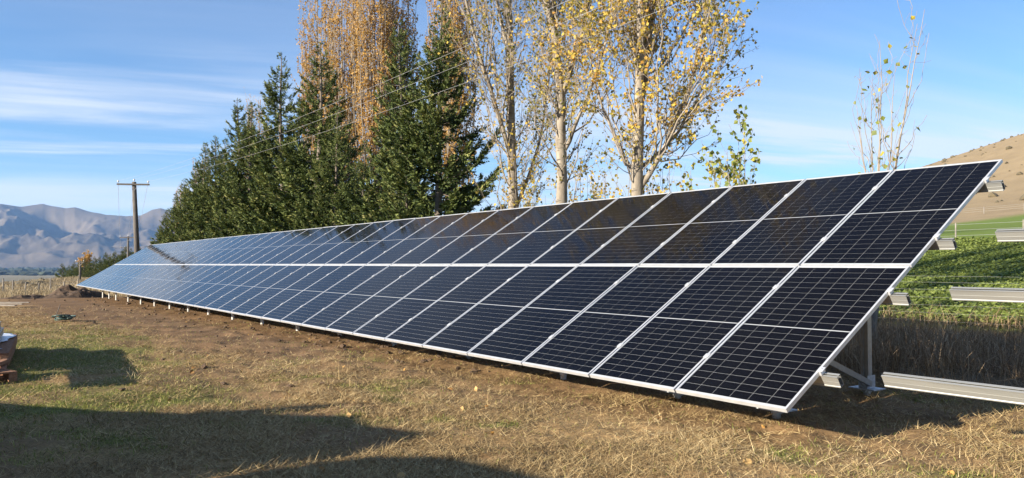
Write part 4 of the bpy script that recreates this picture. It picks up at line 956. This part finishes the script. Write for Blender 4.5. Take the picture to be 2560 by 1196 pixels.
shadow_caster(-2.05, 0.1, -8.2, -7.0, [(-2.05, 1.30), (-1.95, 1.40), (-1.72, 1.53), (-1.3, 1.57), (-0.6, 1.63), (0.0, 1.50), (0.1, 1.2)], "right added shadow caster, unseen left of the frame")
for (x0_, x1_, h_) in ((-6.9, -4.6, 0.0), ): pass

# ------------------------------------------------------------------ far valley woods and hill scrub
g = np.random.default_rng(77)
def lumps(name, pts, rad, mat, label, cat):
    n = len(pts); V = ico[None]*(1 + 0.3*g.standard_normal((n, len(ico), 1)).clip(-1, 1))*rad[:, None, :] + pts[:, None, :]
    F = (icf[None] + (np.arange(n)*len(ico))[:, None, None]).reshape(-1, 3); tag(obj(name, mesh_np(name, V.reshape(-1, 3), F), mat), label, cat, kind="stuff")
M['wood_far'] = noise_mat("far_woodland", (0.018, 0.028, 0.014), (0.05, 0.06, 0.03), 0.05, 0.9)
pts = []; rad = []
for (D0, a0, a1, n_, hh) in ((3100, -700, 260, 260, 13), (3900, -700, 150, 200, 14), (4500, -300, 420, 240, 15), (6250, -700, 420, 240, 14)):
    for _ in range(n_):
        p = bearing_pt(a0 + (a1-a0)*g.random(), D0*(1+0.03*g.standard_normal())); h_ = hh*(0.6+0.8*g.random()); pts.append([p[0], p[1], -40 + h_*0.5]); rad.append([14+10*g.random(), 14+10*g.random(), h_*0.6])
lumps("valley_woods", np.array(pts), np.array(rad), M['wood_far'], "dark bands of trees on the far valley floor", "woods")
M['scrub'] = noise_mat("hill_scrub", (0.07, 0.06, 0.035), (0.15, 0.12, 0.07), 0.6, 0.9)
pts = []; rad = []
for _ in range(1100):
    x = -330 + 420*g.random(); y = 165 + 400*g.random(); 
    if fbm(x*0.02, y*0.02, 3, 71) < 0.42: continue
    s = 0.4 + 1.3*g.random()**3; pts.append([x, y, float(H(x, y)) + s*0.3]); rad.append([s, s, s*0.7])
for _ in range(26):
    p = bearing_pt(-60 + 190*g.random(), 82 + 40*g.random()); s = 0.25 + 0.4*g.random(); pts.append([p[0], p[1], gz(p) + s*0.2]); rad.append([s*1.3, s*1.3, s*0.6])
lumps("hill_scrub", np.array(pts), np.array(rad), M['scrub'], "scattered low scrub on the dry slopes", "scrub")

# ------------------------------------------------------------------ air
mb = MB(); mb.box((-16000, -16000, -75), (16000, 16000, 900)); hz_o = mb.build("haze", None)
hm = bpy.data.materials.new("air_haze"); hm.use_nodes = True; hn = hm.node_tree; hn.nodes.clear()
ho = hn.nodes.new("ShaderNodeOutputMaterial"); hv = hn.nodes.new("ShaderNodeVolumePrincipled")
hv.inputs["Color"].default_value = (0.30, 0.55, 1.0, 1); hv.inputs["Density"].default_value = 3.6e-5; hv.inputs["Anisotropy"].default_value = 0.1
hn.links.new(hv.outputs[0], ho.inputs["Volume"]); hz_o.data.materials.append(hm)
tag(hz_o, "thin bluish haze in the air over the valley", "haze", kind="stuff")
